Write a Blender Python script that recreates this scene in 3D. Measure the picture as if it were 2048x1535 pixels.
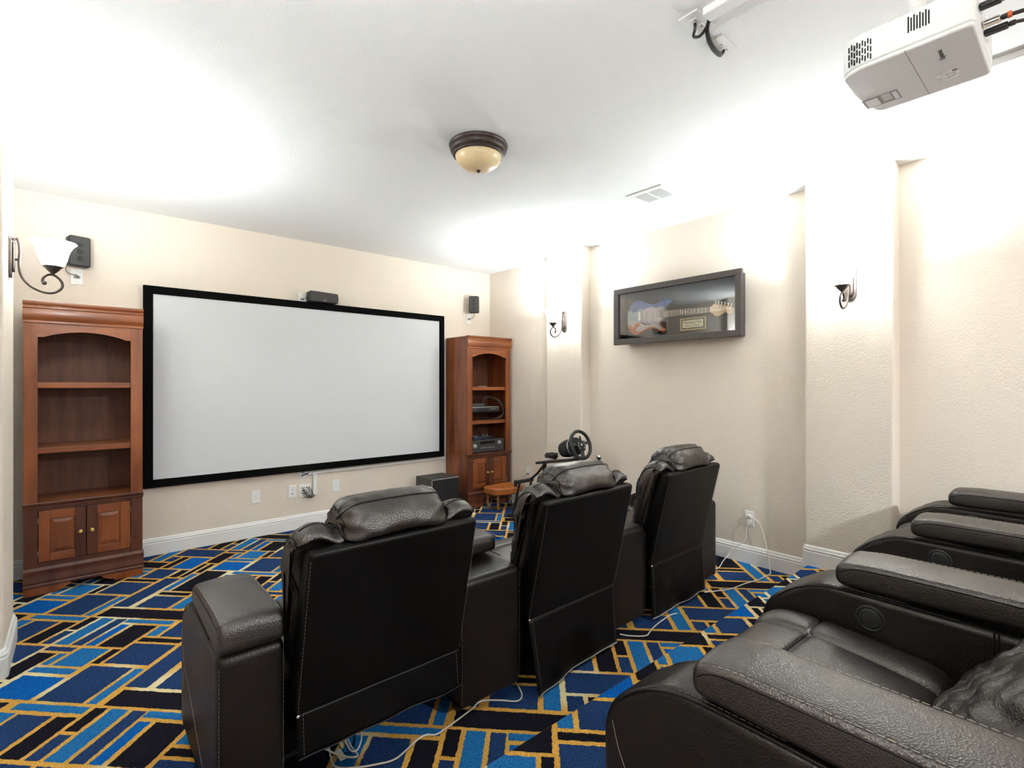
import bpy, bmesh, math, random
from mathutils import Vector, Matrix, noise
random.seed(7)
for o in list(bpy.data.objects): bpy.data.objects.remove(o, do_unlink=True)
S = bpy.context.scene
C = S.collection
PI = math.pi

# ------------------------------------------------------------------ camera, world, exposure
cam_d = bpy.data.cameras.new('camera'); cam = bpy.data.objects.new('camera', cam_d); C.objects.link(cam)
cam.location = (0, 0, 1.36); cam.rotation_euler = (PI/2, 0, -math.radians(40.77))
cam_d.sensor_width = 36; cam_d.lens = 36*1007.9/2048; cam_d.shift_y = 0.0006; cam_d.clip_start = .02
S.camera = cam
w = bpy.data.worlds.new('world'); S.world = w; w.use_nodes = True
w.node_tree.nodes['Background'].inputs[0].default_value = (0, 0, 0, 1)
w.node_tree.nodes['Background'].inputs[1].default_value = 0
S.view_settings.view_transform = 'Standard'; S.view_settings.look = 'None'
S.view_settings.gamma = 1; S.view_settings.use_curve_mapping = False
S.view_settings.exposure = 2.32
REAR_FILL_W = 48.0          # fill lamp added behind the camera to brighten the lower room
SCONCE_W = 17.5        # bulb of each wall sconce
SHADE_E = 6.5          # glow of each glass shade

# room constants (metres, camera foot at the origin, +Y towards the screen wall)
ZC, YF, YB, XR, XL = 2.725, 4.915, -4.2, 3.875, -.385
PR, PL = 3.75, -.26            # pilaster faces right / left
RZ, RY = .14, 1.275            # riser height, riser front edge

# ------------------------------------------------------------------ helpers
def lin(c):
    return tuple(((v/255)/12.92 if v/255 <= .04045 else ((v/255+.055)/1.055)**2.4) for v in c[:3])+(1,)
def link(o, parent=None):
    C.objects.link(o)
    if parent: o.parent = parent
    return o
def tag(o, label=None, cat=None, group=None, kind=None):
    if label: o['label'] = label
    if cat: o['category'] = cat
    if group: o['group'] = group
    if kind: o['kind'] = kind
    return o
def thing(name, label, cat, loc=(0,0,0), rz=0, group=None):
    o = bpy.data.objects.new(name, None); o.empty_display_size = .05
    link(o); o.location = loc; o.rotation_euler = (0, 0, rz)
    return tag(o, label, cat, group)
def meshobj(name, vs, fs, mat, parent=None, smooth=False, mats=None, mi=None):
    me = bpy.data.meshes.new(name); me.from_pydata([tuple(v) for v in vs], [], fs); me.validate(clean_customdata=False)
    for m in (mats or [mat]): me.materials.append(m)
    if mi is not None: me.polygons.foreach_set('material_index', mi)
    if smooth: me.polygons.foreach_set('use_smooth', [True]*len(me.polygons))
    me.update()
    return link(bpy.data.objects.new(name, me), parent)
def fixn(o):
    bm = bmesh.new(); bm.from_mesh(o.data); bmesh.ops.recalc_face_normals(bm, faces=bm.faces); bm.to_mesh(o.data); bm.free(); return o
class MB:
    """collects simple shapes into one mesh"""
    def __init__(s): s.v=[]; s.f=[]
    def add(s, vs, fs):
        n=len(s.v); s.v += [tuple(p) for p in vs]; s.f += [tuple(i+n for i in f) for f in fs]; return s
    def box(s, x0,x1,y0,y1,z0,z1, M=None):
        vs=[Vector((x,y,z)) for z in (z0,z1) for y in (y0,y1) for x in (x0,x1)]
        if M is not None: vs=[M@v for v in vs]
        return s.add(vs, [(0,2,3,1),(4,5,7,6),(0,1,5,4),(1,3,7,5),(3,2,6,7),(2,0,4,6)])
    def tube(s, pts, r, n=8, closed=False, cap=True):
        P=[Vector(p) for p in pts]; m=len(P); vs=[]; fs=[]
        up=Vector((0,0,1)); T=[]
        for i in range(m):
            a=P[(i-1)%m] if (closed or i>0) else P[i]; b=P[(i+1)%m] if (closed or i<m-1) else P[i]
            t=(b-a); T.append(t.normalized() if t.length>1e-9 else Vector((0,0,1)))
        nrm=T[0].orthogonal().normalized()
        for i in range(m):
            nrm=(nrm-T[i]*nrm.dot(T[i])); nrm=nrm.normalized() if nrm.length>1e-6 else T[i].orthogonal().normalized()
            bi=T[i].cross(nrm); rr=r[i] if isinstance(r,(list,tuple)) else r
            for k in range(n):
                a=2*PI*k/n; vs.append(P[i]+nrm*(rr*math.cos(a))+bi*(rr*math.sin(a)))
        for i in range(m if closed else m-1):
            j=(i+1)%m
            for k in range(n): fs.append((i*n+k, i*n+(k+1)%n, j*n+(k+1)%n, j*n+k))
        if not closed and cap: fs += [tuple(range(n-1,-1,-1)), tuple((m-1)*n+k for k in range(n))]
        return s.add(vs, fs)
    def lathe(s, prof, n=32, M=None, cap=True):
        vs=[];fs=[];m=len(prof)
        for r,z in prof:
            for k in range(n): a=2*PI*k/n; vs.append(Vector((r*math.cos(a), r*math.sin(a), z)))
        for i in range(m-1):
            for k in range(n): fs.append((i*n+k,i*n+(k+1)%n,(i+1)*n+(k+1)%n,(i+1)*n+k))
        if cap:
            if prof[0][0]>1e-5: fs.append(tuple(range(n-1,-1,-1)))
            if prof[-1][0]>1e-5: fs.append(tuple((m-1)*n+k for k in range(n)))
        if M is not None: vs=[M@v for v in vs]
        return s.add(vs,fs)
    def prism(s, poly, h0, h1, M=None):
        """poly in xy, extruded along z from h0 to h1"""
        n=len(poly); vs=[Vector((x,y,h0)) for x,y in poly]+[Vector((x,y,h1)) for x,y in poly]
        if M is not None: vs=[M@v for v in vs]
        return s.add(vs, [tuple(range(n-1,-1,-1)), tuple(range(n,2*n))]+[(i,(i+1)%n,n+(i+1)%n,n+i) for i in range(n)])
    def build(s, name, mat, parent=None, smooth=False, bevel=0, seg=2, angle=.6):
        o=fixn(meshobj(name, s.v, s.f, mat, parent, smooth))
        if bevel:
            b=o.modifiers.new('bevel','BEVEL'); b.width=bevel; b.segments=seg; b.limit_method='ANGLE'; b.angle_limit=angle
            b.harden_normals=False
            o.data.polygons.foreach_set('use_smooth',[True]*len(o.data.polygons))
            wn=o.modifiers.new('wn','WEIGHTED_NORMAL'); wn.keep_sharp=True
        elif smooth:
            es=o.modifiers.new('es','EDGE_SPLIT'); es.split_angle=math.radians(38)
        return o
def box(name, x0,x1,y0,y1,z0,z1, mat, parent=None, bevel=.002, seg=2):
    return MB().box(x0,x1,y0,y1,z0,z1).build(name, mat, parent, bevel=bevel, seg=seg)
def catmull(pts, n, closed=True):
    P=[Vector(p) for p in pts]; m=len(P); out=[]
    segs=m if closed else m-1
    for i in range(segs):
        p0=P[(i-1)%m] if closed or i>0 else P[i]; p1=P[i]; p2=P[(i+1)%m]; p3=P[(i+2)%m] if closed or i<m-2 else P[i+1]
        for k in range(n):
            t=k/n; out.append(.5*((2*p1)+(p2-p0)*t+(2*p0-5*p1+4*p2-p3)*t*t+(3*p1-p0-3*p2+p3)*t**3))
    if not closed: out.append(P[-1])
    return out
def round_poly(pts, n=6):
    """pts: (x,y,r) corners -> list of (x,y) with rounded corners"""
    out=[]; m=len(pts)
    for i in range(m):
        p=Vector(pts[i][:2]); r=pts[i][2]; a=Vector(pts[i-1][:2])-p; b=Vector(pts[(i+1)%m][:2])-p
        la,lb=a.length,b.length; a.normalize(); b.normalize()
        ang=a.angle(b); d=min(r/math.tan(ang/2) if ang>1e-3 else 0, la*.48, lb*.48)
        if r<=0 or d<1e-5: out.append((p.x,p.y)); continue
        p1=p+a*d; p2=p+b*d
        for k in range(n+1):
            t=k/n; q=(1-t)**2*p1+2*t*(1-t)*p+t*t*p2; out.append((q.x,q.y))
    return out
def loft_x(prof, x0, x1, R, nst=20, f=None, edge=8):
    """closed profile [(y,z)] lofted along x, ends rounded with radius R. returns verts, faces, (rings, K)"""
    K=len(prof); P=[Vector((p[0],p[1])) for p in prof]
    area=sum(P[i].x*P[(i+1)%K].y-P[(i+1)%K].x*P[i].y for i in range(K)); sg=1 if area>0 else -1
    N=[]
    for i in range(K):
        t=(P[(i+1)%K]-P[i-1]); t=t.normalized() if t.length>1e-9 else Vector((1,0)); N.append(Vector((t.y,-t.x))*sg)
    h=(x1-x0)/2; c=(x0+x1)/2; R=min(R,h*.98)
    xs=[]
    for k in range(edge): a=PI/2*k/edge; xs.append((-h+R*(1-math.sin(a)) if False else -h+R*(1-math.cos(a)), R*(1-math.sin(a))))
    inner=[-h+R+(2*h-2*R)*k/nst for k in range(nst+1)]
    st=xs+[(x,0) for x in inner]+[(-x,d) for x,d in reversed(xs)]
    vs=[];fs=[]
    for x,d in st:
        for i in range(K):
            q=P[i]-N[i]*d; v=Vector((c+x,q.x,q.y))
            if f: v=f(v, x/h)
            vs.append(v)
    m=len(st)
    for j in range(m-1):
        for i in range(K): fs.append((j*K+i, j*K+(i+1)%K, (j+1)*K+(i+1)%K, (j+1)*K+i))
    fs.append(tuple(range(K-1,-1,-1))); fs.append(tuple((m-1)*K+i for i in range(K)))
    return vs,fs,(m,K)
def stitch(mb, pts, dash=.010, gap=.005, w=.0016, lift=Vector((0,0,0))):
    """dashes of thread along a polyline"""
    P=[Vector(p)+lift for p in pts]; acc=0; on=True; start=None
    L=[0]
    for i in range(1,len(P)): L.append(L[-1]+(P[i]-P[i-1]).length)
    def at(d):
        for i in range(1,len(P)):
            if d<=L[i]: t=(d-L[i-1])/max(1e-9,L[i]-L[i-1]); return P[i-1].lerp(P[i],t)
        return P[-1]
    d=0
    while d+dash<L[-1]:
        a,b=at(d),at(d+dash); mb.tube([a,b], w/2, n=4); d+=dash+gap
    return mb
def sweep(prof, path, closed=False):
    """prof: (offset to the left of travel, z); path: xy polyline"""
    P=[Vector(p) for p in path]; m=len(P); vs=[];fs=[];K=len(prof)
    for i in range(m):
        d1=(P[i]-P[i-1]).normalized() if (i>0 or closed) else None
        d2=(P[(i+1)%m]-P[i]).normalized() if (i<m-1 or closed) else None
        d1=d1 or d2; d2=d2 or d1
        n1=Vector((-d1.y,d1.x)); n2=Vector((-d2.y,d2.x)); n=(n1+n2).normalized(); k=1/max(.3,n.dot(n1))
        for o,z in prof: vs.append((P[i].x+n.x*o*k, P[i].y+n.y*o*k, z))
    for i in range(m if closed else m-1):
        j=(i+1)%m
        for k in range(K-1): fs.append((i*K+k, j*K+k, j*K+k+1, i*K+k+1))
    if not closed: fs += [tuple(range(K)), tuple((m-1)*K+k for k in range(K))]
    return vs,fs

# ------------------------------------------------------------------ materials
def mat(name, col, rough=.5, metal=0, spec=.5, noise_s=0, noise_c=None, noise_f=.5, stretch=None, bump=0, bump_s=200, bump_d=.002,
        emit=None, emit_s=0, coat=0, sheen=0, voro=0, detail=4, tint=None):
    m=bpy.data.materials.new(name); m.use_nodes=True; nt=m.node_tree; b=nt.nodes['Principled BSDF']
    b.inputs['Base Color'].default_value=col; b.inputs['Roughness'].default_value=rough; b.inputs['Metallic'].default_value=metal
    b.inputs['Specular IOR Level'].default_value=spec
    if tint: b.inputs['Specular Tint'].default_value=tint
    if coat: b.inputs['Coat Weight'].default_value=coat; b.inputs['Coat Roughness'].default_value=.2
    if sheen: b.inputs['Sheen Weight'].default_value=sheen
    if emit: b.inputs['Emission Color'].default_value=emit; b.inputs['Emission Strength'].default_value=emit_s
    tc=nt.nodes.new('ShaderNodeTexCoord')
    if noise_s:
        n=nt.nodes.new('ShaderNodeTexNoise'); n.inputs['Scale'].default_value=noise_s; n.inputs['Detail'].default_value=detail
        mp=nt.nodes.new('ShaderNodeMapping'); mp.inputs['Scale'].default_value=stretch or (1,1,1)
        nt.links.new(tc.outputs['Object'],mp.inputs[0]); nt.links.new(mp.outputs[0],n.inputs['Vector'])
        r=nt.nodes.new('ShaderNodeValToRGB'); r.color_ramp.elements[0].position=.5-noise_f/2; r.color_ramp.elements[1].position=.5+noise_f/2
        r.color_ramp.elements[0].color=col; r.color_ramp.elements[1].color=noise_c or col
        nt.links.new(n.outputs['Fac'],r.inputs[0]); nt.links.new(r.outputs[0],b.inputs['Base Color'])
    if bump:
        if voro:
            n=nt.nodes.new('ShaderNodeTexVoronoi'); n.inputs['Scale'].default_value=bump_s; out=n.outputs['Distance']
        else:
            n=nt.nodes.new('ShaderNodeTexNoise'); n.inputs['Scale'].default_value=bump_s; n.inputs['Detail'].default_value=3; out=n.outputs['Fac']
        nt.links.new(tc.outputs['Object'],n.inputs['Vector'])
        bp=nt.nodes.new('ShaderNodeBump'); bp.inputs['Strength'].default_value=bump; bp.inputs['Distance'].default_value=bump_d
        nt.links.new(out,bp.inputs['Height']); nt.links.new(bp.outputs[0],b.inputs['Normal'])
    return m
M={}
M['wall']=mat('wall_paint',lin((226,214,199)),.85,spec=.2,noise_s=1.5,noise_c=lin((223,210,195)),bump=.55,bump_s=110,bump_d=.004)
M['ceil']=mat('ceiling_paint',lin((238,237,234)),.9,spec=.1,bump=.5,bump_s=120,bump_d=.004)
M['trim']=mat('white_trim',lin((232,230,226)),.35)
M['plate']=mat('white_plastic',lin((235,234,230)),.35)
M['plate_dk']=mat('socket_grey',lin((150,148,144)),.5)
M['leather']=mat('dark_leather',(.0085,.0062,.0052,1),.37,spec=.95,tint=(1,.92,.85,1),noise_s=5,noise_c=(.0092,.0072,.0062,1),bump=.5,bump_s=260,bump_d=.0016,voro=1)
M['leather_w']=mat('creased_leather',(.0095,.0070,.0058,1),.36,spec=.95,tint=(1,.92,.85,1),noise_s=5,noise_c=(.0105,.0082,.007,1),bump=.5,bump_s=240,bump_d=.0016,voro=1)
M['leather_s']=mat('smooth_vinyl',(.0018,.0016,.0015,1),.42,spec=.2,tint=(1,.93,.87,1),bump=.12,bump_s=500,bump_d=.001,voro=1)
M['leather_b']=mat('arm_side_leather',(.0060,.0046,.0040,1),.36,spec=.36,tint=(1,.92,.85,1),bump=.4,bump_s=260,bump_d=.0014,voro=1)
M['thread']=mat('pale_thread',lin((150,140,128)),.7)
M['thread_d']=mat('grey_thread',lin((98,92,86)),.7)
M['hem']=mat('grey_hem',lin((150,148,142)),.8)
M['blackcloth']=mat('black_dust_cloth',(.004,.004,.004,1),.9)
M['wood']=mat('cherry_wood',lin((150,84,42)),.33,noise_s=3.2,noise_c=lin((98,46,22)),noise_f=.42,stretch=(3.5,3.5,.55),bump=.05,bump_s=60,coat=.15)
M['wood_h']=mat('cherry_wood_rail',lin((150,86,44)),.33,noise_s=3.2,noise_c=lin((106,52,26)),noise_f=.42,stretch=(.55,3.5,3.5),coat=.15)
M['wood_d']=mat('dark_cherry_wood',lin((98,52,31)),.38,noise_s=3.4,noise_c=lin((62,28,16)),noise_f=.5,stretch=(3.5,3.5,.6),coat=.1)
M['wood_in']=mat('cabinet_back_board',lin((126,76,48)),.5,noise_s=5,noise_c=lin((84,44,28)),noise_f=.6,stretch=(4,1,.5))
M['brass']=mat('antique_brass',lin((196,168,104)),.3,metal=1)
M['nickel']=mat('nickel',lin((214,206,196)),.2,metal=1)
M['bronze']=mat('oil_rubbed_bronze',lin((60,50,44)),.45,metal=.5,noise_s=30,noise_c=lin((80,70,63)))
M['black']=mat('black_plastic',(.012,.012,.012,1),.45)
M['black_m']=mat('matte_black',(.006,.006,.006,1),.75,spec=.2)
M['velvet']=mat('black_velvet_frame',(.004,.004,.004,1),.95,spec=.05)
M['screen']=mat('screen_fabric',lin((212,213,215)),.95,spec=.05)
M['dkgrey']=mat('charcoal',lin((58,55,53)),.6)
M['subgrey']=mat('subwoofer_vinyl',lin((62,57,54)),.55,noise_s=20,noise_c=lin((50,46,44)))
M['silver']=mat('silver_plastic',lin((180,180,180)),.35,metal=.4)
M['chrome']=mat('chrome',lin((220,220,220)),.08,metal=1)
M['tan']=mat('tan_leather',lin((168,98,44)),.38,noise_s=6,noise_c=lin((146,80,34)),bump=.2,bump_s=300,bump_d=.001,voro=1)
M['legwood']=mat('turned_leg_wood',lin((150,104,58)),.4,noise_s=6,noise_c=lin((110,70,36)))
M['projw']=mat('projector_white',lin((232,232,230)),.4)
M['vent_dk']=mat('vent_dark',(.01,.01,.01,1),.8)
M['ink']=mat('grey_ink',lin((70,68,66)),.5)
M['glass_amber']=mat('alabaster_glass',lin((232,210,168)),.3,noise_s=8,noise_c=lin((224,196,148)))
M['cord_w']=mat('white_cord',lin((224,218,206)),.45)
M['cord_b']=mat('brown_cord',lin((44,34,28)),.5)
M['case']=mat('case_frame',lin((74,66,62)),.55)
M['case_in']=mat('case_backing',lin((66,60,59)),.9)
M['ivory']=mat('ivory',lin((232,224,200)),.4)
M['gold']=mat('gold_plaque',lin((226,200,120)),.35)
M['cream']=mat('cream_plaque',lin((240,228,186)),.4)
M['pearl']=mat('white_pickup',lin((228,224,220)),.35)
M['maple']=mat('maple',lin((224,184,130)),.4)
M['rosewood']=mat('rosewood',lin((96,80,68)),.5)
M['tort']=mat('pick_guard',lin((222,212,212)),.3,noise_s=5,noise_c=lin((204,190,198)))
M['bluepen']=mat('blue_pen',lin((70,70,170)),.5)
M['orange']=mat('orange_tape',lin((220,100,40)),.5)
M['orangecap']=mat('cream_band',lin((210,190,140)),.5)
def carpet_mat(name, c0, c1):
    m=mat(name, lin(c0), .95, spec=.05, noise_s=170, noise_c=lin(c1), noise_f=.28, bump=.9, bump_s=260, bump_d=.006, detail=5)
    return m
CN=carpet_mat('carpet_navy',(24,46,88),(46,74,120)); CK=carpet_mat('carpet_black',(16,16,24),(36,34,44))
CM=carpet_mat('carpet_mid_blue',(16,92,156),(50,130,190)); CB=carpet_mat('carpet_bright_blue',(0,74,150),(20,112,196))
def gold_mat():
    m=carpet_mat('carpet_gold',(206,146,52),(242,190,100)); nt=m.node_tree; b=nt.nodes['Principled BSDF']
    src=b.inputs['Base Color'].links[0].from_socket
    tc=nt.nodes.new('ShaderNodeTexCoord'); n=nt.nodes.new('ShaderNodeTexNoise'); n.inputs['Scale'].default_value=2.1; n.inputs['Detail'].default_value=1
    nt.links.new(tc.outputs['Object'],n.inputs['Vector'])
    r=nt.nodes.new('ShaderNodeValToRGB'); r.color_ramp.elements[0].position=.54; r.color_ramp.elements[1].position=.62
    nt.links.new(n.outputs['Fac'],r.inputs[0])
    mx=nt.nodes.new('ShaderNodeMixRGB'); mx.inputs[2].default_value=lin((240,222,172))
    nt.links.new(r.outputs[0],mx.inputs[0]); nt.links.new(src,mx.inputs[1]); nt.links.new(mx.outputs[0],b.inputs['Base Color'])
    return m
CG=gold_mat()
def shade_mat():
    m=bpy.data.materials.new('lit_glass_shade'); m.use_nodes=True; nt=m.node_tree; nt.nodes.clear()
    out=nt.nodes.new('ShaderNodeOutputMaterial'); tr=nt.nodes.new('ShaderNodeBsdfTranslucent'); di=nt.nodes.new('ShaderNodeBsdfDiffuse'); em=nt.nodes.new('ShaderNodeEmission')
    tr.inputs[0].default_value=(.42,.40,.36,1); di.inputs[0].default_value=(.9,.88,.8,1); em.inputs[0].default_value=(.84,.93,1,1); em.inputs[1].default_value=SHADE_E
    mx=nt.nodes.new('ShaderNodeMixShader'); mx.inputs[0].default_value=.4; ad=nt.nodes.new('ShaderNodeAddShader')
    nt.links.new(tr.outputs[0],mx.inputs[1]); nt.links.new(di.outputs[0],mx.inputs[2]); nt.links.new(mx.outputs[0],ad.inputs[0]); nt.links.new(em.outputs[0],ad.inputs[1]); nt.links.new(ad.outputs[0],out.inputs[0])
    return m
M['shade']=shade_mat()
M['bulb']=mat('lit_bulb',(1,1,1,1),emit=(1,.95,.85,1),emit_s=20)
def pane_mat():
    m=bpy.data.materials.new('clear_pane'); m.use_nodes=True; nt=m.node_tree; nt.nodes.clear()
    out=nt.nodes.new('ShaderNodeOutputMaterial'); tr=nt.nodes.new('ShaderNodeBsdfTransparent'); gl=nt.nodes.new('ShaderNodeBsdfGlossy'); gl.inputs['Roughness'].default_value=.02
    fr=nt.nodes.new('ShaderNodeFresnel'); fr.inputs[0].default_value=1.6; mx=nt.nodes.new('ShaderNodeMixShader')
    nt.links.new(fr.outputs[0],mx.inputs[0]); nt.links.new(tr.outputs[0],mx.inputs[1]); nt.links.new(gl.outputs[0],mx.inputs[2]); nt.links.new(mx.outputs[0],out.inputs[0])
    return m
M['pane']=pane_mat()

# ------------------------------------------------------------------ carpet
PP=.754
TILE=[ # (a0,a1,b0,b1,colour) of one repeat of the woven pattern
(1.965,2.064,-3.440,-2.914,1),(1.406,1.441,-3.261,-3.050,2),(1.470,1.562,-3.261,-3.231,2),(1.652,1.936,-3.283,-3.232,0),
(2.096,2.250,-3.310,-3.110,0),(2.280,2.312,-3.310,-3.110,1),(2.343,2.690,-3.266,-3.110,1),(2.723,2.880,-3.250,-3.045,3),
(1.469,1.622,-3.199,-3.053,2),(1.654,1.875,-3.206,-3.164,3),(1.907,1.938,-3.214,-2.935,2),(1.652,1.876,-3.132,-2.998,1),
(2.098,2.630,-3.076,-3.012,2),(2.659,2.693,-3.052,-2.735,2),(1.214,1.474,-3.006,-2.796,0),(1.500,1.626,-3.026,-2.993,1),
(1.510,1.689,-2.966,-2.740,0),(1.718,1.748,-2.968,-2.740,1),(1.777,1.876,-2.967,-2.919,2),(1.777,1.935,-2.888,-2.735,0),
(1.968,2.194,-2.882,-2.839,1),(2.098,2.194,-2.975,-2.912,0),(1.968,2.190,-2.811,-2.660,3),(2.226,2.374,-2.976,-2.655,0),
(2.404,2.626,-2.985,-2.842,0),(2.405,2.626,-2.811,-2.732,1),(2.406,2.531,-2.703,-2.657,0),(2.559,2.693,-2.703,-2.657,1),
(1.214,1.470,-2.768,-2.732,2),(1.341,1.780,-2.704,-2.606,0),(1.810,1.936,-2.702,-2.652,1),(1.815,2.070,-2.626,-2.600,1),
(1.902,2.068,-2.571,-2.540,1),(1.590,1.871,-2.574,-2.540,2),(2.098,2.314,-2.626,-2.534,1),(2.346,2.375,-2.624,-2.478,0),
(2.406,2.692,-2.627,-2.558,2)]
MA=Vector((.69547,.72518)); MB_=Vector((.69492,-.71522)); MO=Vector((.0648,-.05526))
def clip(poly, x0,x1,y0,y1):
    for ax,lim,sg in ((0,x0,1),(0,x1,-1),(1,y0,1),(1,y1,-1)):
        out=[]
        for i in range(len(poly)):
            p,q=poly[i-1],poly[i]; dp=sg*(p[ax]-lim); dq=sg*(q[ax]-lim)
            if (dp>=0)!=(dq>=0): t=dp/(dp-dq); out.append(p+(q-p)*t)
            if dq>=0: out.append(q)
        poly=out
        if len(poly)<3: return []
    return poly
def carpet(name, x0,x1,y0,y1,z,off,thick):
    vs=[];fs=[];mi=[]
    b=MB().box(x0,x1,y0,y1,z-thick,z); vs+=b.v; fs+=b.f; mi+=[4]*6
    rnd=random.Random(3)
    for n in range(-12,13):
        for m in range(-8,9):
            for a0,a1,b0,b1,col in TILE:
                da=n*PP+2*m*PP; db=-n*PP
                q=[MO+off+MA*(a+da)+MB_*(bb+db) for a,bb in ((a0-.0045,b0-.0045),(a1+.0045,b0-.0045),(a1+.0045,b1+.0045),(a0-.0045,b1+.0045))]
                if max(p.x for p in q)<x0 or min(p.x for p in q)>x1 or max(p.y for p in q)<y0 or min(p.y for p in q)>y1: continue
                e=[]
                for i in range(4):
                    p,r=q[i],q[(i+1)%4]; L=(r-p).length; k=max(1,int(L/.011)); nn=Vector((-(r-p).y,(r-p).x)).normalized()
                    for j in range(k):
                        jit=rnd.uniform(-.0022,.0022) if j else 0
                        e.append(p.lerp(r,j/k)+nn*jit)
                e=clip(e,x0+.001,x1-.001,y0+.001,y1-.001)
                if len(e)<3: continue
                i0=len(vs); vs+=[(p.x,p.y,z+.0008) for p in e]
                ar=sum(e[i-1].x*e[i].y-e[i].x*e[i-1].y for i in range(len(e)))
                ids=list(range(i0,i0+len(e))); fs.append(tuple(ids if ar>0 else ids[::-1])); mi.append(col)
    me=bpy.data.meshes.new(name); me.from_pydata(vs,[],fs)
    for mm in (CN,CK,CM,CB,CG): me.materials.append(mm)
    me.polygons.foreach_set('material_index',mi); me.update()
    return tag(link(bpy.data.objects.new(name,me)),kind='structure')
carpet('floor',XL-.1,XR+.1,RY,YF+.1,0,Vector((0,0)),.1)
carpet('floor_riser',XL-.1,XR+.1,YB-.1,RY,RZ,Vector((2.06,-2.105)),.24)

# ------------------------------------------------------------------ shell
def struct(o): return tag(o,kind='structure')
struct(box('ceiling',XL-.2,XR+.2,YB-.2,YF+.2,ZC,ZC+.1,M['ceil'],bevel=0))
struct(box('wall_front',XL-.2,XR+.2,YF,YF+.12,-.1,ZC,M['wall'],bevel=0))
struct(box('wall_right',XR,XR+.12,YB,YF,-.1,ZC,M['wall'],bevel=0))
struct(box('wall_left',XL-.12,XL,YB,YF,-.1,ZC,M['wall'],bevel=0))
struct(box('wall_back',XL-.2,XR+.2,YB-.12,YB,-.1,ZC,M['wall'],bevel=0))
def pil_outline(xw, xf, y0, y1, r=.022):
    return round_poly([(xw,y0,0),(xf,y0,r),(xf,y1,r),(xw,y1,0)],8)
PIL=[('R',XR,PR,3.30,3.80,0),('R',XR,PR,.80,1.30,RZ),('L',XL,PL,3.30,3.80,0),('L',XL,PL,.30,.80,RZ)]
for i,(s,xw,xf,y0,y1,z) in enumerate(PIL):
    struct(MB().prism(pil_outline(xw+(.05 if s=='R' else -.05),xf,y0,y1),z,ZC).build('wall_pilaster',M['wall'],smooth=True))
BB=[(0,0),(.017,0),(.017,.094),(.013,.098),(.013,.102),(.016,.105),(.016,.112),(.011,.117),(.011,.122),(.008,.131),(.004,.136),(0,.136)]
def bb(name, path, z=0):
    vs,fs=sweep([(o,zz+z) for o,zz in BB],path); return struct(fixn(meshobj(name,vs,fs,M['trim'])))
def pil_path(xw,xf,y0,y1): return [p for p in round_poly([(xw,y0,0),(xf,y0,.03),(xf,y1,.03),(xw,y1,0)],6)]
bb('baseboard_front',[(XR,YF),(XL,YF)])
bb('baseboard_right',[(XR,RY+.0)]+pil_path(XR,PR,3.30,3.80)+[(XR,YF)])
bb('baseboard_riser_right',[(XR,YB)]+pil_path(XR,PR,.80,1.30)[:-1],RZ)
bb('baseboard_left',[(XL,YF)]+pil_path(XL,PL,3.30,3.80)[::-1]+[(XL,RY)])
bb('baseboard_riser_left',[(XL,RY)]+pil_path(XL,PL,.30,.80)[::-1]+[(XL,YB)],RZ)
bb('baseboard_back',[(XL,YB),(XR,YB)],RZ)

# ------------------------------------------------------------------ recliners
def wr(v, s, a):  # soft leather unevenness
    return noise.noise(Vector(v)*s)*a
CUSH=[(.29,.45),(.295,.53),(.275,.64),(.245,.75),(.21,.84),(.17,.893),(.118,.916),(.075,.905),(.058,.880),(.082,.860),(.108,.80),(.15,.62),(.20,.48),(.245,.43)]
PILL=[(.25,.80),(.258,.87),(.23,.94),(.17,.984),(.10,.990),(.045,.955),(.018,.90),(.03,.869),(.09,.873),(.15,.862),(.20,.80)]
SEAT=[(.30,.36),(.33,.425),(.45,.447),(.58,.460),(.617,.459),(.628,.450),(.639,.459),(.67,.463),(.735,.458),(.785,.435),(.815,.39),(.828,.30),(.828,.10),(.78,.09),(.70,.09),(.66,.30),(.50,.34)]
ARM=[(.165,.05,.012),(.165,.562,.035),(.66,.576,.14),(.832,.468,.15),(.832,.05,.03)]
def thread(mb,name,parent): return tag(mb.build(name,M['thread_d' if name[:2] in ('sh','sk','cu','pi','se') else 'thread'],parent),kind='stuff')
class Each:
    """builds every tube as a part of its own"""
    def __init__(s): s.l=[]
    def tube(s,pts,r,n=5): s.l.append(MB().tube(pts,r,n))
    def build(s,name,m,parent,smooth=True):
        for b in s.l: b.build(name,m,parent,smooth=smooth)
def leather(name, v, f, root, m='leather'):
    return fixn(meshobj(name, v, f, M[m], root, True))
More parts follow.
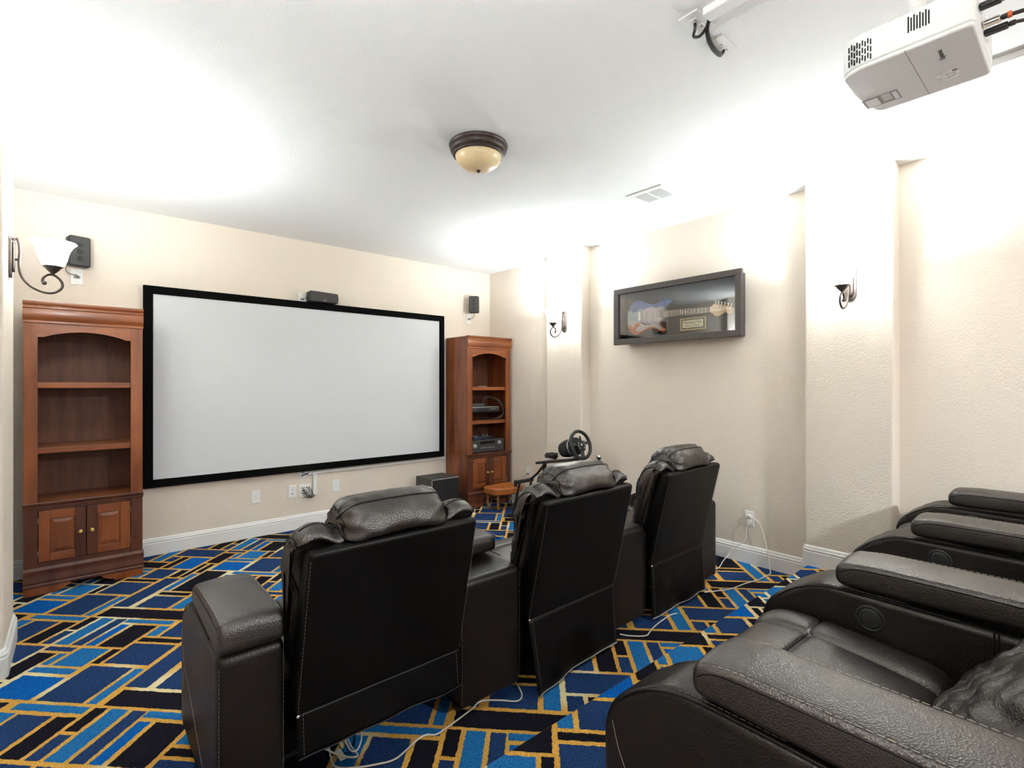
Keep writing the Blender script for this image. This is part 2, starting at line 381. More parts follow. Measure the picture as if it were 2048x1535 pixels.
def make_arm(root, x0, x1, rear, full, buttons=True, side_seam=False, back=.165):
    prof=round_poly([(max(back,y) if y<.2 and back>.165 else (back if y<.2 else y),z,r) for y,z,r in ARM],8)
    # a few more points on the long top and sides
    P=[]
    for i in range(len(prof)):
        a=Vector(prof[i]); b=Vector(prof[(i+1)%len(prof)]); k=max(1,int((b-a).length/.05))
        for j in range(k): q=a.lerp(b,j/k); P.append((q.x,q.y))
    v,f,_=loft_x(P,x0,x1,.022,6,edge=5)
    arm=leather('armrest',v,f,root,'leather_b')
    for fy in (back+.09,.74): box('foot',x0+.03,x1-.03,fy-.02,fy+.02,.001,.051,M['black'],arm,bevel=.004)
    r=.034
    z0,z1=.5835,.657
    pp=round_poly([(rear,z0-(.02 if full else 0),.03),(rear+(.006 if full else 0),z1,.045),(.50,z1+.004,.2),(.603,z1-.006,.036),(.603,z0,.03)],8)
    P=[]
    for i in range(len(pp)):
        a=Vector(pp[i]); b=Vector(pp[(i+1)%len(pp)]); k=max(1,int((b-a).length/.04))
        for j in range(k): q=a.lerp(b,j/k); P.append((q.x,q.y))
    def puff(q,t):
        if q.z>.62: q.z+=.008*(1-t*t)
        return q
    v,f,_=loft_x(P,x0+.002,x1-.002,.017,8,puff,edge=5)
    pad=leather('arm_pad',v,f,arm)
    mb=MB(); zt=z1+.0015
    for xs,sg in ((x0+.012,1),(x1-.012,-1)):
        line=[Vector((xs,rear+.03,zt-.003)),Vector((xs,rear+.1,zt+.002)),Vector((xs,.3,zt+.0035)),Vector((xs,.5,zt+.0025)),Vector((xs,.56,zt-.004)),Vector((xs,.592,zt-.018)),Vector((xs,.602,zt-.034))]
        stitch(mb,[p for p in catmull(line,6,False)],.0105,.0042,.0017)
    thread(mb,'stitching',arm)
    mb=Each()
    for xs in (x0+.0035,x1-.0035):
        line=[Vector((xs,rear+.03,zt-.016)),Vector((xs,.3,zt-.010)),Vector((xs,.5,zt-.011)),Vector((xs,.56,zt-.018)),Vector((xs,.588,zt-.034))]
        mb.tube(catmull(line,5,False),.0022,6)
    for xs in (x0+.004,x1-.004):
        line=[Vector((xs,.30,.571)),Vector((xs,.5,.573)),Vector((xs,.62,.567)),Vector((xs,.70,.545)),Vector((xs,.757,.508)),Vector((xs,.80,.45)),Vector((xs,.822,.38))]
        mb.tube(catmull(line,5,False),.0022,6)
    mb.build('piping',M['leather_s'],arm,smooth=True)
    mb=MB()
    for xs in (x0+.012,x1-.012):
        line=[Vector((xs,.42,.5775)),Vector((xs,.60,.5755)),Vector((xs,.68,.559)),Vector((xs,.74,.527))]
        stitch(mb,catmull(line,6,False),.0105,.0042,.0015)
    # rear edges
    for xs in (x0+.006,x1-.006):
        stitch(mb,[Vector((xs,back-.001,.53)),Vector((xs,back-.001,.06))],.008,.005,.0016)
    thread(mb,'seam_stitching',arm)
    if side_seam:
        mb=MB(); xs=x0-.0006
        line=[(.775,.06),(.772,.20),(.760,.268),(.735,.292),(.70,.288),(.62,.252),(.45,.16),(.30,.09)]
        stitch(mb,[Vector((xs,y,z)) for y,z in [(p[0],p[1]) for p in catmull([Vector((y,z,0)) for y,z in line],6,False)]],.009,.004,.0016)
        mb.tube([Vector((xs+.0003,.80,.43)),Vector((xs,.785,.38)),Vector((xs,.742,.293))],.0007,4)
        thread(mb,'side_stitching',arm)
    if buttons:
        Mx=Matrix.Translation((x0+.001,.505,.508))@Matrix.Rotation(-PI/2,4,'Y')
        d=MB().lathe([(.040,0),(.040,.004),(.034,.006),(.030,.004),(.030,.007),(.024,.009),(.023,.006),(.018,.0065),(.0,.0075)],28,Mx)
        d.build('recline_button',M['black'],arm,smooth=True)
        mb=Each(); mb.tube([Vector((x0-.0004,.222,.565)),Vector((x0-.0012,.222,.50)),Vector((x0-.0012,.222,.40))],.0018,5); mb.tube([Vector((x0-.0004,.231,.565)),Vector((x0-.0012,.231,.50)),Vector((x0-.0012,.231,.40))],.0018,5)
        mb.build('inner_seam',M['leather_s'],arm)
    return arm
def make_recliner(label, loc, rz, hw, arms, group, flap_seed=0, flap_kick=0.0, recline=0.0, hem_z=.022):
    root=thing('theater_recliner',label,'recliner',loc,rz,group)
    # hidden base
    box('base',-hw+.03,hw-.03,.42,.76,.001,.10,M['blackcloth'],root,bevel=.005)
    # back shell
    sh=MB(); ny=9
    vs=[];W=min(.312,hw-.008)
    rear=[(.016,.862),(.030,.80),(.062,.66),(.098,.50),(.128,.37),(.136,.318)]
    front=[(.072,.862),(.10,.80),(.14,.66),(.185,.50),(.22,.40),(.232,.318)]
    prof=[Vector(p) for p in rear]+[Vector(p) for p in front[::-1]]
    rr_=[.02]+[0]*4+[.01]
    P=round_poly([(p.x,p.y,(.024 if i in (0,len(prof)-1) else (.012 if i in (5,6) else .2))) for i,p in enumerate(prof)],6)
    v,f,_=loft_x(P,-W,W,.018,10,edge=6)
    shell=leather('back_shell',v,f,root,'leather_s');
    mb=MB()
    for xs in (-W+.006,W-.006):
        stitch(mb,[Vector((xs,p.x-.0012,p.y)) for p in catmull([Vector((a,b,0)) for a,b in rear],5,False)][3:],.008,.005,.0016)
    thread(mb,'shell_stitching',shell)
    # rear skirt flap
    nx,nz=36,14; vs=[];fs=[]
    for j in range(nz+1):
        t=j/nz; z=.322-t*(.322-hem_z)
        for i in range(nx+1):
            u=i/nx; x=-W+.004+u*(2*W-.008)
            y=.139-.016*t+.012*t*noise.noise(Vector((u*5+flap_seed*3.1,t*.8,flap_seed)))-flap_kick*t*(1-u)**3
            zz=z-(flap_kick*.25)*t*(1-u)**3+.008*t*noise.noise(Vector((u*4,flap_seed,2)))
            vs.append((x,y,max(zz,.013)))
    for j in range(nz):
        for i in range(nx): a=j*(nx+1)+i; fs.append((a,a+1,a+nx+2,a+nx+1))
    fl=meshobj('skirt',vs,fs,M['leather_s'],root,True); sd=fl.modifiers.new('solid','SOLIDIFY'); sd.thickness=.005; sd.offset=1
    mb=MB(); mb.tube([Vector(vs[nz*(nx+1)+i])+Vector((0,-.001,-.001)) for i in range(nx+1)],.0032,5); mb.build('hem',M['hem'] if hem_z<.1 else M['leather_s'],fl)
    mb=MB()
    for i in (1,nx-1): stitch(mb,[Vector(vs[j*(nx+1)+i])+Vector((0,-.004,0)) for j in range(nz+1)],.008,.005,.0015)
    thread(mb,'skirt_stitching',fl)
    mb=MB()
    for xs in (-W+.006,): mb.lathe([(.006,0),(.006,.003),(.003,.006),(0,.006)],10,Matrix.Translation((xs,.136,.318))@Matrix.Rotation(PI/2,4,'X'))
    mb.build('rivet',M['nickel'],fl,smooth=True)
    # back cushion with wings
    prof=catmull([Vector((a,b,0)) for a,b in CUSH],9); prof=[(p.x,p.y) for p in prof]
    hc=hw+.018
    def fc(q,t):
        ax=abs(q.x)
        # narrow between the arms, flare above them
        k=min(1,max(0,(q.z-.71)/.08)); lim=(hw-.012)+(hc-hw+.012)*k
        q.x*=lim/hc
        up=max(0,min(1,(q.z-.55)/.35))
        d=math.exp(-((ax-.205)/.03)**2); q.z-=.018*d*up; 
        if q.y>.2: q.y-=.03*d
        q.z+=.010*up*math.exp(-((ax-.285)/.06)**2)-.026*up*max(0,(ax-.24)/(hc-.24))**2.0
        # bulge of each panel at the front
        if q.y>.17: q.y+=.045*math.cos(min(1,ax/hc)*PI/2)*min(1,(q.y-.17)/.08)
        a=.007*up
        w_=noise.noise(Vector((q.x*9,q.y*9,q.z*16)))*a+noise.noise(Vector((q.x*24,q.y*20,q.z*40)))*a*.45
        if q.y>.20: w_+=.016*noise.noise(Vector((q.x*6,q.z*24+q.x*7,3)))*math.exp(-((q.z-.60)/.13)**2)+.006*noise.noise(Vector((q.x*14,q.z*44,8)))
        if q.y>.19:
            n1=1-abs(noise.noise(Vector((q.x*7+q.z*5,q.z*17-q.x*3,5+flap_seed)))); n2=1-abs(noise.noise(Vector((q.x*15,q.z*30+q.x*9,9+flap_seed))))
            w_-=(.013*n1**9+.006*n2**8)*math.exp(-((q.z-.58)/.17)**2)
        q.y+=w_; q.z+=w_*.6
        return q
    v,f,(m,K)=loft_x(prof,-hc,hc,.045,64,fc,edge=8)
    cush=leather('back_cushion',v,f,root,'leather_w')
    # seams: along the top and around the side panels
    def ring(j,k): return Vector(v[j*K+k%K])
    ktop=max(range(K),key=lambda k: prof[k][1]); ktop+=2
    mb=Each(); ms=MB()
    line=[ring(j,ktop) for j in range(6,m-6)]
    up=Vector((0,-.0005,.0008)); 
    seg=[p+up for p in line if abs(p.x)>.19]
    for sgn in (-1,1):
        L=[p for p in seg if p.x*sgn>0]
        if len(L)>2: mb.tube(L,.0022,5); stitch(ms,[p+Vector((0,.008,.002)) for p in L],.008,.005,.0014)
    for j in (4,m-5):
        L=[ring(j,k)+Vector((math.copysign(.001,ring(j,k).x),0,0)) for k in range(int(K*.18),int(K*.86))]
        mb.tube(L,.0024,5)
        j2=j-2 if j<m/2 else j+2
        L2=[ring(j2,k)+Vector((math.copysign(.0025,ring(j2,k).x),0,0)) for k in range(int(K*.20),int(K*.84))]
        stitch(ms,L2,.008,.005,.0015)
    mb.build('seam',M['leather_s'],cush,smooth=True); thread(ms,'cushion_stitching',cush)
    # head pillow
    prof2=catmull([Vector((a,b,0)) for a,b in PILL],6); prof2=[(p.x,p.y) for p in prof2]
    hp=.200
    def fp(q,t):
        e=abs(t)
        q.z-=.020*e**3; 
        if q.y<.1: q.y+=.012*e**4
        s=max(0,(e-.55)/.45)
        ang=math.atan2(q.z-.91,q.y-.13)
        pk=.0075*s*math.sin(ang*11+noise.noise(q*12)*2)
        w_=noise.noise(Vector((q.x*8,q.y*9,q.z*12)))*.006+noise.noise(Vector((q.x*22,q.y*22,q.z*30)))*.003
        q.y+=(w_+pk)*math.cos(ang); q.z+=(w_+pk)*math.sin(ang)
        return q
    v,f,(m,K)=loft_x(prof2,-hp,hp,.062,28,fp,edge=12)
    pil=leather('head_pillow',v,f,root,'leather_w')
    kt=max(range(K),key=lambda k: prof2[k][1])+5
    mb=Each(); ms=MB()
    L=[Vector(v[j*K+kt%K])+Vector((0,-.0006,.0006)) for j in range(3,m-3)]
    mb.tube(L,.0024,5); stitch(ms,[p+Vector((0,.010,.0035)) for p in L],.008,.005,.0015)
    for j in (5,m-6):
        L=[Vector(v[j*K+k%K]) for k in range(int(K*.12),int(K*.62))]; mb.tube(L,.0022,5)
    mb.build('seam',M['leather_s'],pil,smooth=True); thread(ms,'pillow_stitching',pil)
    # seat
    ps=catmull([Vector((a,b,0)) for a,b in SEAT],4); ps=[(p.x,p.y) for p in ps]
    cw=.205
    def fs_(q,t):
        if q.z>.40 and q.y<.78:
            q.z+=.012*(1-t*t); q.z+=noise.noise(Vector((q.x*6,q.y*7,1)))*.004
        return q
    v,f,(m,K)=loft_x(ps,-cw,cw,.014,16,fs_,edge=5); leather('seat',v,f,root,'leather')
    for s in (-1,1):
        a,b=(cw+.001,hw-.004) if s>0 else (-hw+.004,-cw-.001)
        def fb(q,t):
            if q.z>.40 and q.y<.80: q.z+=.012*(1-t*t)+.004
            return q
        v,f,_=loft_x(ps,a,b,.022,5,fb,edge=6); leather('seat_bolster',v,f,root,'leather')
    mb=MB()
    mb.tube([Vector((x,.622,.4675+.010*(1-(x/cw)**2))) for x in [-cw+.02+k*(2*cw-.04)/16 for k in range(17)]],.0022,5)
    mb.build('seat_seam',M['leather_s'],root,smooth=True)
    for a in arms: make_arm(root,*a[:4],**a[4])
    if recline:
        for p in (shell,cush,pil):
            for o in (p,*p.children):
                for vv in o.data.vertices:
                    k=max(0,vv.co.z-.42); vv.co.y-=recline*k; vv.co.z-=recline*.12*k
    return root
FG='front row of three recliners'; BG='back row of three recliners'
make_recliner('dark brown leather recliner in front row, nearest the left wall, square left arm showing',(.83,1.5,0),0,.325,
    [(-.525,-.335,.150,True,dict(buttons=False,side_seam=True)),(.335,.655,.33,False,dict(buttons=True))],FG,1,hem_z=.19)
make_recliner('middle dark brown leather recliner of front row, in front of the steering wheel',(1.82,1.505,0),.012,.32,
    [(.328,.630,.33,False,dict(buttons=True))],FG,2,.06)
make_recliner('dark brown leather recliner in front row, beside the beige right wall outlet',(2.805,1.54,0),.025,.32,
    [(.328,.555,.20,False,dict(buttons=True))],FG,3)
make_recliner('nearest dark leather recliner of back row, large armrest in the foreground',(1.4825,-.055,RZ),0,.34,
    [(-.5275,-.3455,-.05,True,dict(buttons=False,side_seam=True,back=-.03)),(.3475,.5525,-.03,False,dict(buttons=True,back=-.03))],BG,4,recline=.65)
make_recliner('middle dark leather recliner of back row, between second and third armrest',(2.3475,-.088,RZ),0,.306,
    [(.3125,.5175,-.03,False,dict(buttons=True,back=-.03))],BG,5,recline=.65)
make_recliner('dark leather recliner of back row, farthest, against the right wall',(3.1775,-.088,RZ),0,.306,
    [(.3125,.52,-.03,False,dict(buttons=True,back=-.03))],BG,6,recline=.65)


# ------------------------------------------------------------------ cabinets
def make_cabinet(label, loc, shelves, group):
    r=thing('bookcase',label,'bookcase',loc,0,group); W=.616; D=.42
    for x0,x1 in ((0,.02),(W-.02,W)): box('side_panel',x0,x1,.012,D,.16,1.885,M['wood'],r)
    box('back_panel',.02,W-.02,D-.014,D-.004,.16,1.885,M['wood_in'],r)
    box('top_board',.0,W,.005,D,1.885,1.893,M['wood_h'],r)
    for x0,x1 in ((0,.067),(W-.068,W)): box('upper_stile',x0,x1,0,.02,.592,1.757,M['wood'],r,bevel=.0015)
    # arched top rail
    p=[(.067,1.757),(.067,1.668),(.095,1.668)]
    for k in range(13):
        t=k/12; x=.095+t*(.521-.095); p.append((x,1.668+.043*math.sin(PI*t)**.8))
    p+=[(.521,1.668),(.548,1.668),(.548,1.757)]
    Mx=Matrix(((1,0,0,0),(0,0,1,0),(0,1,0,0),(0,0,0,1)))   # (x,y,h)->(x,h,y)
    MB().prism(p,.001,.02,Mx).build('arched_rail',M['wood_h'],r)
    # cornice, front moulding
    c=[(.015,1.757),(-.004,1.757),(-.006,1.762),(-.004,1.769),(-.004,1.776),(-.010,1.784),(-.016,1.80),(-.017,1.825),(-.013,1.845),(-.012,1.85),(-.018,1.855),(-.018,1.862),(-.014,1.866),(-.014,1.869),(-.022,1.876),(-.024,1.884),(-.024,1.897),(.015,1.897)]
    My=Matrix(((0,0,1,0),(1,0,0,0),(0,1,0,0),(0,0,0,1)))   # (y,z,h)->(h,y,z)
    MB().prism(c,-.003,W+.004,My).build('cornice',M['wood_h'],r,smooth=True)
    for z in shelves: box('shelf',.022,W-.022,.022,D-.016,z-.038,z,M['wood_h'],r,bevel=.003)
    box('deck',.0205,W-.0205,.0,D-.016,.56,.588,M['wood_h'],r)
    c=[(.02,.555),(-.003,.555),(-.005,.562),(-.004,.568),(-.009,.574),(-.014,.582),(-.014,.590),(-.010,.594),(.02,.594)]
    MB().prism(c,-.004,W+.004,My).build('waist_moulding',M['wood_d'],r,smooth=True)
    # lower face frame
    for x0,x1 in ((0,.068),(W-.068,W)): box('lower_stile',x0,x1,0,.02,.16,.556,M['wood_d'],r)
    box('lower_rail',.068,W-.068,.001,.02,.54,.556,M['wood_d'],r,bevel=.001); box('lower_rail',.068,W-.068,.001,.02,.16,.204,M['wood_d'],r,bevel=.001)
    for s,(x0,x1) in enumerate(((.071,.306),(.310,.545))):
        d=box('door',x0,x1,.004,.016,.207,.537,M['wood_d'],r,bevel=.0015)
        sw=.056
        box('door_stile',x0,x0+sw,-.004,.004,.207,.537,M['wood'] if s==0 else M['wood_d'],d); box('door_stile',x1-sw,x1,-.004,.004,.207,.537,M['wood_d'] if s==0 else M['wood'],d)
        box('door_rail',x0+sw,x1-sw,-.004,.004,.207,.259,M['wood_h'],d); box('door_rail',x0+sw,x1-sw,-.004,.004,.481,.537,M['wood_h'],d)
        pv=MB(); a,b,e,g=x0+sw+.004,x1-sw-.004,.263,.477
        i=.022
        pv.add([(a,.0039,e),(b,.0039,e),(b,.0039,g),(a,.0039,g),(a+i,-.002,e+i),(b-i,-.002,e+i),(b-i,-.002,g-i),(a+i,-.002,g-i)],[(0,1,5,4),(1,2,6,5),(2,3,7,6),(3,0,4,7),(4,5,6,7),(3,2,1,0)])
        pv.build('door_panel',M['wood'],d)
        kx=x1-.028 if s==0 else x0+.028
        k=MB().lathe([(.0125,0),(.013,.002),(.009,.004),(.0055,.008),(.0055,.012),(.010,.017),(.0115,.021),(.009,.025),(0,.027)],20,Matrix.Translation((kx,-.004,.371))@Matrix.Rotation(PI/2,4,'X'))
        k.build('knob',M['brass'],d,smooth=True)
        hx=x0-.002 if s==0 else x1+.002
        for z in (.265,.475): box('hinge',hx-.0025,hx+.0025,-.006,.003,z-.016,z+.016,M['nickel'],d,bevel=.001)
    c=[(.02,.05),(-.016,.05),(-.018,.058),(-.016,.068),(-.014,.072),(-.018,.080),(-.018,.088),(-.012,.115),(-.011,.145),(-.014,.155),(-.012,.162),(-.006,.168),(-.003,.175),(.02,.175)]
    MB().prism(c,-.002,W+.006,My).build('base_moulding',M['wood_d'],r,smooth=True)
    box('base_side',0,.02,.02,D,.001,.16,M['wood_d'],r); box('base_side',W-.02,W,.02,D,.001,.16,M['wood_d'],r)
    fp=[(0,.001),(.155,.001),(.165,.012),(.185,.016),(.205,.026),(.222,.036),(.232,.05),(0,.05)]
    MB().prism(fp,-.014,.018,Mx).build('bracket_foot',M['wood'],r)
    MB().prism([(W-x,z) for x,z in fp],-.014,.018,Mx).build('bracket_foot',M['wood'],r)
    return r
make_cabinet('empty cherry wood bookcase left of the screen, three open bays',(-.262,4.47,.001),(1.373,.946),'pair of cherry bookcases')
make_cabinet('cherry wood bookcase right of the screen, holding audio gear',(3.222,4.48,.001),(1.332,.955),'pair of cherry bookcases')
tag(MB().box(-.03,.03,4.60,4.62,1.898,1.903).tube([(-.03,4.61,1.903),(-.01,4.61,1.909),(.01,4.61,1.905)],.003,6).box(.04,.075,4.60,4.615,1.898,1.904).build('metal_bracket',M['bronze']),'small dark metal bracket lying on top of the left bookcase','bracket')

# gear in the right bookcase
X0=3.222
rc=thing('av_receiver','black audio receiver with two knobs on the lowest open bay','receiver',(X0+.062,4.505,.5905))
box('body',0,.475,.012,.30,.012,.150,M['black'],rc,bevel=.004); box('front_panel',0,.475,0,.012,.012,.150,M['dkgrey'],rc,bevel=.002)
for x,z in ((.055,.085),(.405,.105)):
    MB().lathe([(.024,0),(.024,.004),(.019,.006),(.018,.018),(.014,.02),(0,.02)],20,Matrix.Translation((x,0,z))@Matrix.Rotation(PI/2,4,'X')).build('knob',M['silver'],rc,smooth=True)
box('display',.13,.34,-.001,.001,.10,.13,M['black_m'],rc,bevel=0)
for i in range(6): box('button',.14+i*.035,.158+i*.035,-.003,.0,.055,.062,M['silver'],rc,bevel=.0005)
for x in (.05,.42): box('foot',x-.015,x+.015,.04,.07,0,.012,M['black_m'],rc)
mb=MB(); rr=random.Random(5)
for k in range(9):
    p=[Vector((X0+.10+rr.uniform(0,.30),4.56+rr.uniform(0,.14),.748+rr.uniform(0,.005)))]
    for j in range(5): p.append(p[-1]+Vector((rr.uniform(-.06,.06),rr.uniform(-.03,.05),rr.uniform(-.01,.04))))
    for q in p: q.z=max(q.z,.748); q.x=min(max(q.x,X0+.08),X0+.5); q.y=min(max(q.y,4.54),4.82)
    mb.tube(catmull(p,5,False),.0045,6)
tag(mb.build('cable_tangle',M['cord_b'],smooth=True),'tangle of dark cables heaped on the black receiver','cables')
def gamepad(loc,rz,lab,m):
    t=thing('game_controller',lab,'controller',loc,rz,'controllers on the receiver')
    P=[(-.05,.0),(-.07,-.045),(-.058,-.06),(-.04,-.035),(.04,-.035),(.058,-.06),(.07,-.045),(.05,0),(.03,.02),(-.03,.02)]
    o=MB().prism([(p.x,p.y) for p in catmull([Vector((a,b,0)) for a,b in P],4)],0,.035).build('body',m,t,bevel=.008,seg=3)
    for x in (-.022,.022): MB().lathe([(.008,.035),(.008,.042),(.01,.046),(0,.046)],12,Matrix.Translation((x,-.012,0))).build('thumbstick',M['silver'],t,smooth=True)
gamepad((X0+.14,4.545,.744),.3,'dark blue game controller on left end of the receiver',mat('navy_plastic',lin((40,52,72)),.35))
gamepad((X0+.30,4.56,.744),-.4,'black game controller in the middle of the receiver top',M['black'])
# thin carrier shelf, disc player, small box
tag(box('glass_shelf',X0+.022,X0+.594,4.54,4.86,1.042,1.048,M['black_m'],bevel=.001),'thin dark shelf carrying the disc player','shelf')
dp=thing('disc_player','flat silver and black disc player in the middle bay','disc player',(X0+.075,4.55,1.048))
box('body',0,.43,.006,.24,.006,.052,M['dkgrey'],dp,bevel=.002); box('top_cover',0,.43,.004,.24,.052,.058,M['silver'],dp,bevel=.001); box('tray',.11,.27,-.001,.008,.024,.036,M['black'],dp,bevel=.001)
for x in (.31,.335,.36): box('button',x,x+.012,-.002,.008,.028,.036,M['silver'],dp,bevel=.001)
for x in (.04,.37): box('foot',x,x+.03,.03,.06,0,.006,M['black_m'],dp,bevel=0)
sb=thing('streaming_box','small dark grey box on top of the disc player','media box',(X0+.10,4.58,1.1065))
box('body',0,.22,0,.14,.003,.038,M['dkgrey'],sb,bevel=.006,seg=3); box('base_rim',.01,.21,.01,.13,0,.003,M['black'],sb,bevel=0); box('light',.20,.206,-.001,.003,.018,.023,M['silver'],sb,bevel=0)
mb=MB()
for k in range(3):
    d=.012*k
    mb.tube(catmull([Vector((X0+.32+d*.3,4.66,1.13)),Vector((X0+.40,4.66,1.20+d)),Vector((X0+.48+d,4.58,1.19)),Vector((X0+.530+d*.5,4.525,1.10)),Vector((X0+.53,4.523,1.02-d)),Vector((X0+.46,4.56,.97)),Vector((X0+.40,4.64,.9625+d*.2)),Vector((X0+.36,4.70,.9625))],6,False),.0035,6)
tag(mb.build('looped_cable',M['cord_b'],smooth=True),'black cables looping beside the disc player','cables')
mb=MB()
for k in range(4): mb.tube(catmull([Vector((X0+.20+.03*k,4.56,1.335)),Vector((X0+.21+.03*k,4.575,1.343)),Vector((X0+.225+.03*k,4.56,1.338)),Vector((X0+.235+.03*k,4.58,1.3355))],4,False),.0022,5)
tag(mb.build('small_chain',M['nickel'],smooth=True),'small silver chain on the upper shelf of the right bookcase','chain')

# ------------------------------------------------------------------ screen
sc=thing('projection_screen','large white fixed projection screen with black velvet frame','screen',(0,0,0))
fx0,fx1,fz0,fz1=.389,3.178,.543,2.142; fw=.064; yf=4.868; ff=.03
box('frame_rail',fx0,fx1,yf,yf+ff,fz1-fw,fz1,M['velvet'],sc,bevel=.003); box('frame_rail',fx0,fx1,yf,yf+ff,fz0,fz0+fw,M['velvet'],sc,bevel=.003)
box('frame_rail',fx0,fx0+fw,yf,yf+ff,fz0+fw,fz1-fw,M['velvet'],sc,bevel=.003); box('frame_rail',fx1-fw,fx1,yf,yf+ff,fz0+fw,fz1-fw,M['velvet'],sc,bevel=.003)
box('fabric',fx0+.02,fx1-.02,yf+.010,yf+.016,fz0+.02,fz1-.02,M['screen'],sc,bevel=0)
for x in (.9,2.7): box('wall_bracket',x-.03,x+.03,yf+ff,YF,fz1-.05,fz1-.01,M['black'],sc,bevel=0)

# ------------------------------------------------------------------ wall plates
def plate(name,label,cat,loc,rz,w_=.07,h=.115,kind='outlet',group=None):
    t=thing(name,label,cat,loc,rz,group)
    box('cover',-w_/2,w_/2,-.006,-.0005,-h/2,h/2,M['plate'],t,bevel=.0025,seg=3)
    if kind=='outlet':
        for z in (.0195,-.0195):
            P=round_poly([(-.017,-.0135,.008),(.017,-.0135,.008),(.017,.0135,.008),(-.017,.0135,.008)],4)
            s=MB().prism(P,.006,.0075,Matrix.Translation((0,0,z))@Matrix.Rotation(PI/2,4,'X')).build('socket',M['plate'],t)
            for x,hh in ((-.006,.009),(.006,.007)): box('slot',x-.001,x+.001,-.0079,-.0072,z+.001-hh/2+.002,z+.001+hh/2+.002,M['plate_dk'],s,bevel=0)
        MB().lathe([(.003,0),(.003,.0015),(0,.002)],10,Matrix.Translation((0,-.006,0))@Matrix.Rotation(PI/2,4,'X')).build('screw',M['silver'],t)
    elif kind=='coax':
        for z in (.018,-.022):
            MB().lathe([(.006,0),(.006,.003),(.0045,.003),(.0045,.010),(.002,.010),(0,.009)],12,Matrix.Translation((0,-.006,z))@Matrix.Rotation(PI/2,4,'X')).build('coax_jack',M['nickel'],t,smooth=True)
        for z in (.042,-.042): MB().lathe([(.003,0),(.003,.0015),(0,.002)],8,Matrix.Translation((0,-.006,z))@Matrix.Rotation(PI/2,4,'X')).build('screw',M['silver'],t)
    elif kind=='slot':
        box('opening',-.018,.018,-.0068,-.0058,-.012,.010,M['plate_dk'],t,bevel=0)
        for z in (.042,-.042): MB().lathe([(.003,0),(.003,.0015),(0,.002)],8,Matrix.Translation((0,-.006,z))@Matrix.Rotation(PI/2,4,'X')).build('screw',M['silver'],t)
    elif kind=='multi':
        for x in (-.03,-.01,.012,.032):
            for z in (.025,.0,-.02):
                MB().lathe([(.005,0),(.005,.004),(.003,.004),(0,.004)],10,Matrix.Translation((x,-.006,z))@Matrix.Rotation(PI/2,4,'X')).build('speaker_terminal',M['nickel'],t,smooth=True)
    return t
y_=YF
plate('wall_outlet','white duplex outlet on screen wall, left of the cable plates','outlet',(1.208,y_,.357),0)
plate('wall_outlet','white duplex outlet on screen wall, right of the cable channel','outlet',(1.937,y_,.361),0)
plate('cable_plate','narrow white plate with two coax jacks below the screen','wall plate',(1.521,y_,.361),0,kind='coax')
plate('speaker_wire_plate','wide white plate sprouting a bundle of speaker wires','wall plate',(1.639,y_,.357),0,w_=.116,h=.125,kind='multi')
plate('pass_through_plate','white plate half hidden by the lower screen frame','wall plate',(1.617,y_,.533),0,kind='slot')
plate('pass_through_plate','white speaker plate behind the lit left sconce','wall plate',(-.003,y_,2.153),0,kind='slot')
plate('pass_through_plate','white plate beside the centre speaker above the screen','wall plate',(1.612,y_,2.168),0,kind='slot')
plate('pass_through_plate','white plate under the small speaker above right bookcase','wall plate',(3.55,y_,2.144),0,kind='slot')
plate('wall_outlet','white outlet low on right wall near the footstool','outlet',(XR,4.207,.368),-PI/2)
plate('wall_outlet','white outlet on right wall with two white cords plugged in','outlet',(XR,1.725,.342),-PI/2)
# raceways on the screen wall
t=thing('cable_raceway','white plastic cable channel under the screen with a vertical drop','cable channel',(0,YF,0))
box('horizontal_run',1.662,3.215,-.014,-.0005,.502,.526,M['plate'],t,bevel=.003); box('vertical_run',1.710,1.746,-.020,-.0005,.308,.502,M['plate'],t,bevel=.003); box('tee_fitting',1.703,1.753,-.022,-.001,.488,.528,M['plate'],t,bevel=.003)
mb=MB(); rr=random.Random(11)
for k in range(9):
    x0=1.609+.022*(k%4)+rr.uniform(-.004,.004); z0=(.382,.36,.337)[k%3]
    mb.tube(catmull([Vector((x0,YF-.006,z0)),Vector((x0,YF-.03,z0+.004)),Vector((x0+.02,YF-.04,z0-.04)),Vector((1.675+.01*rr.random(),YF-.032,.285+.008*rr.random())),Vector((1.705,YF-.022,.286+.01*rr.random())),Vector((1.728,YF-.012,.309))],6,False),.0028,5)
tag(mb.build('speaker_wire_bundle',M['cord_b'],smooth=True),'bundle of dark speaker wires curling into the white cable channel','wires')
tag(MB().tube([(1.60,YF-.012,.497),(1.62,YF-.016,.505),(1.645,YF-.014,.512),(1.664,YF-.010,.514)],.006,8).build('black_cable',M['black'],smooth=True),'short black cable entering the cable channel under the screen','cable')

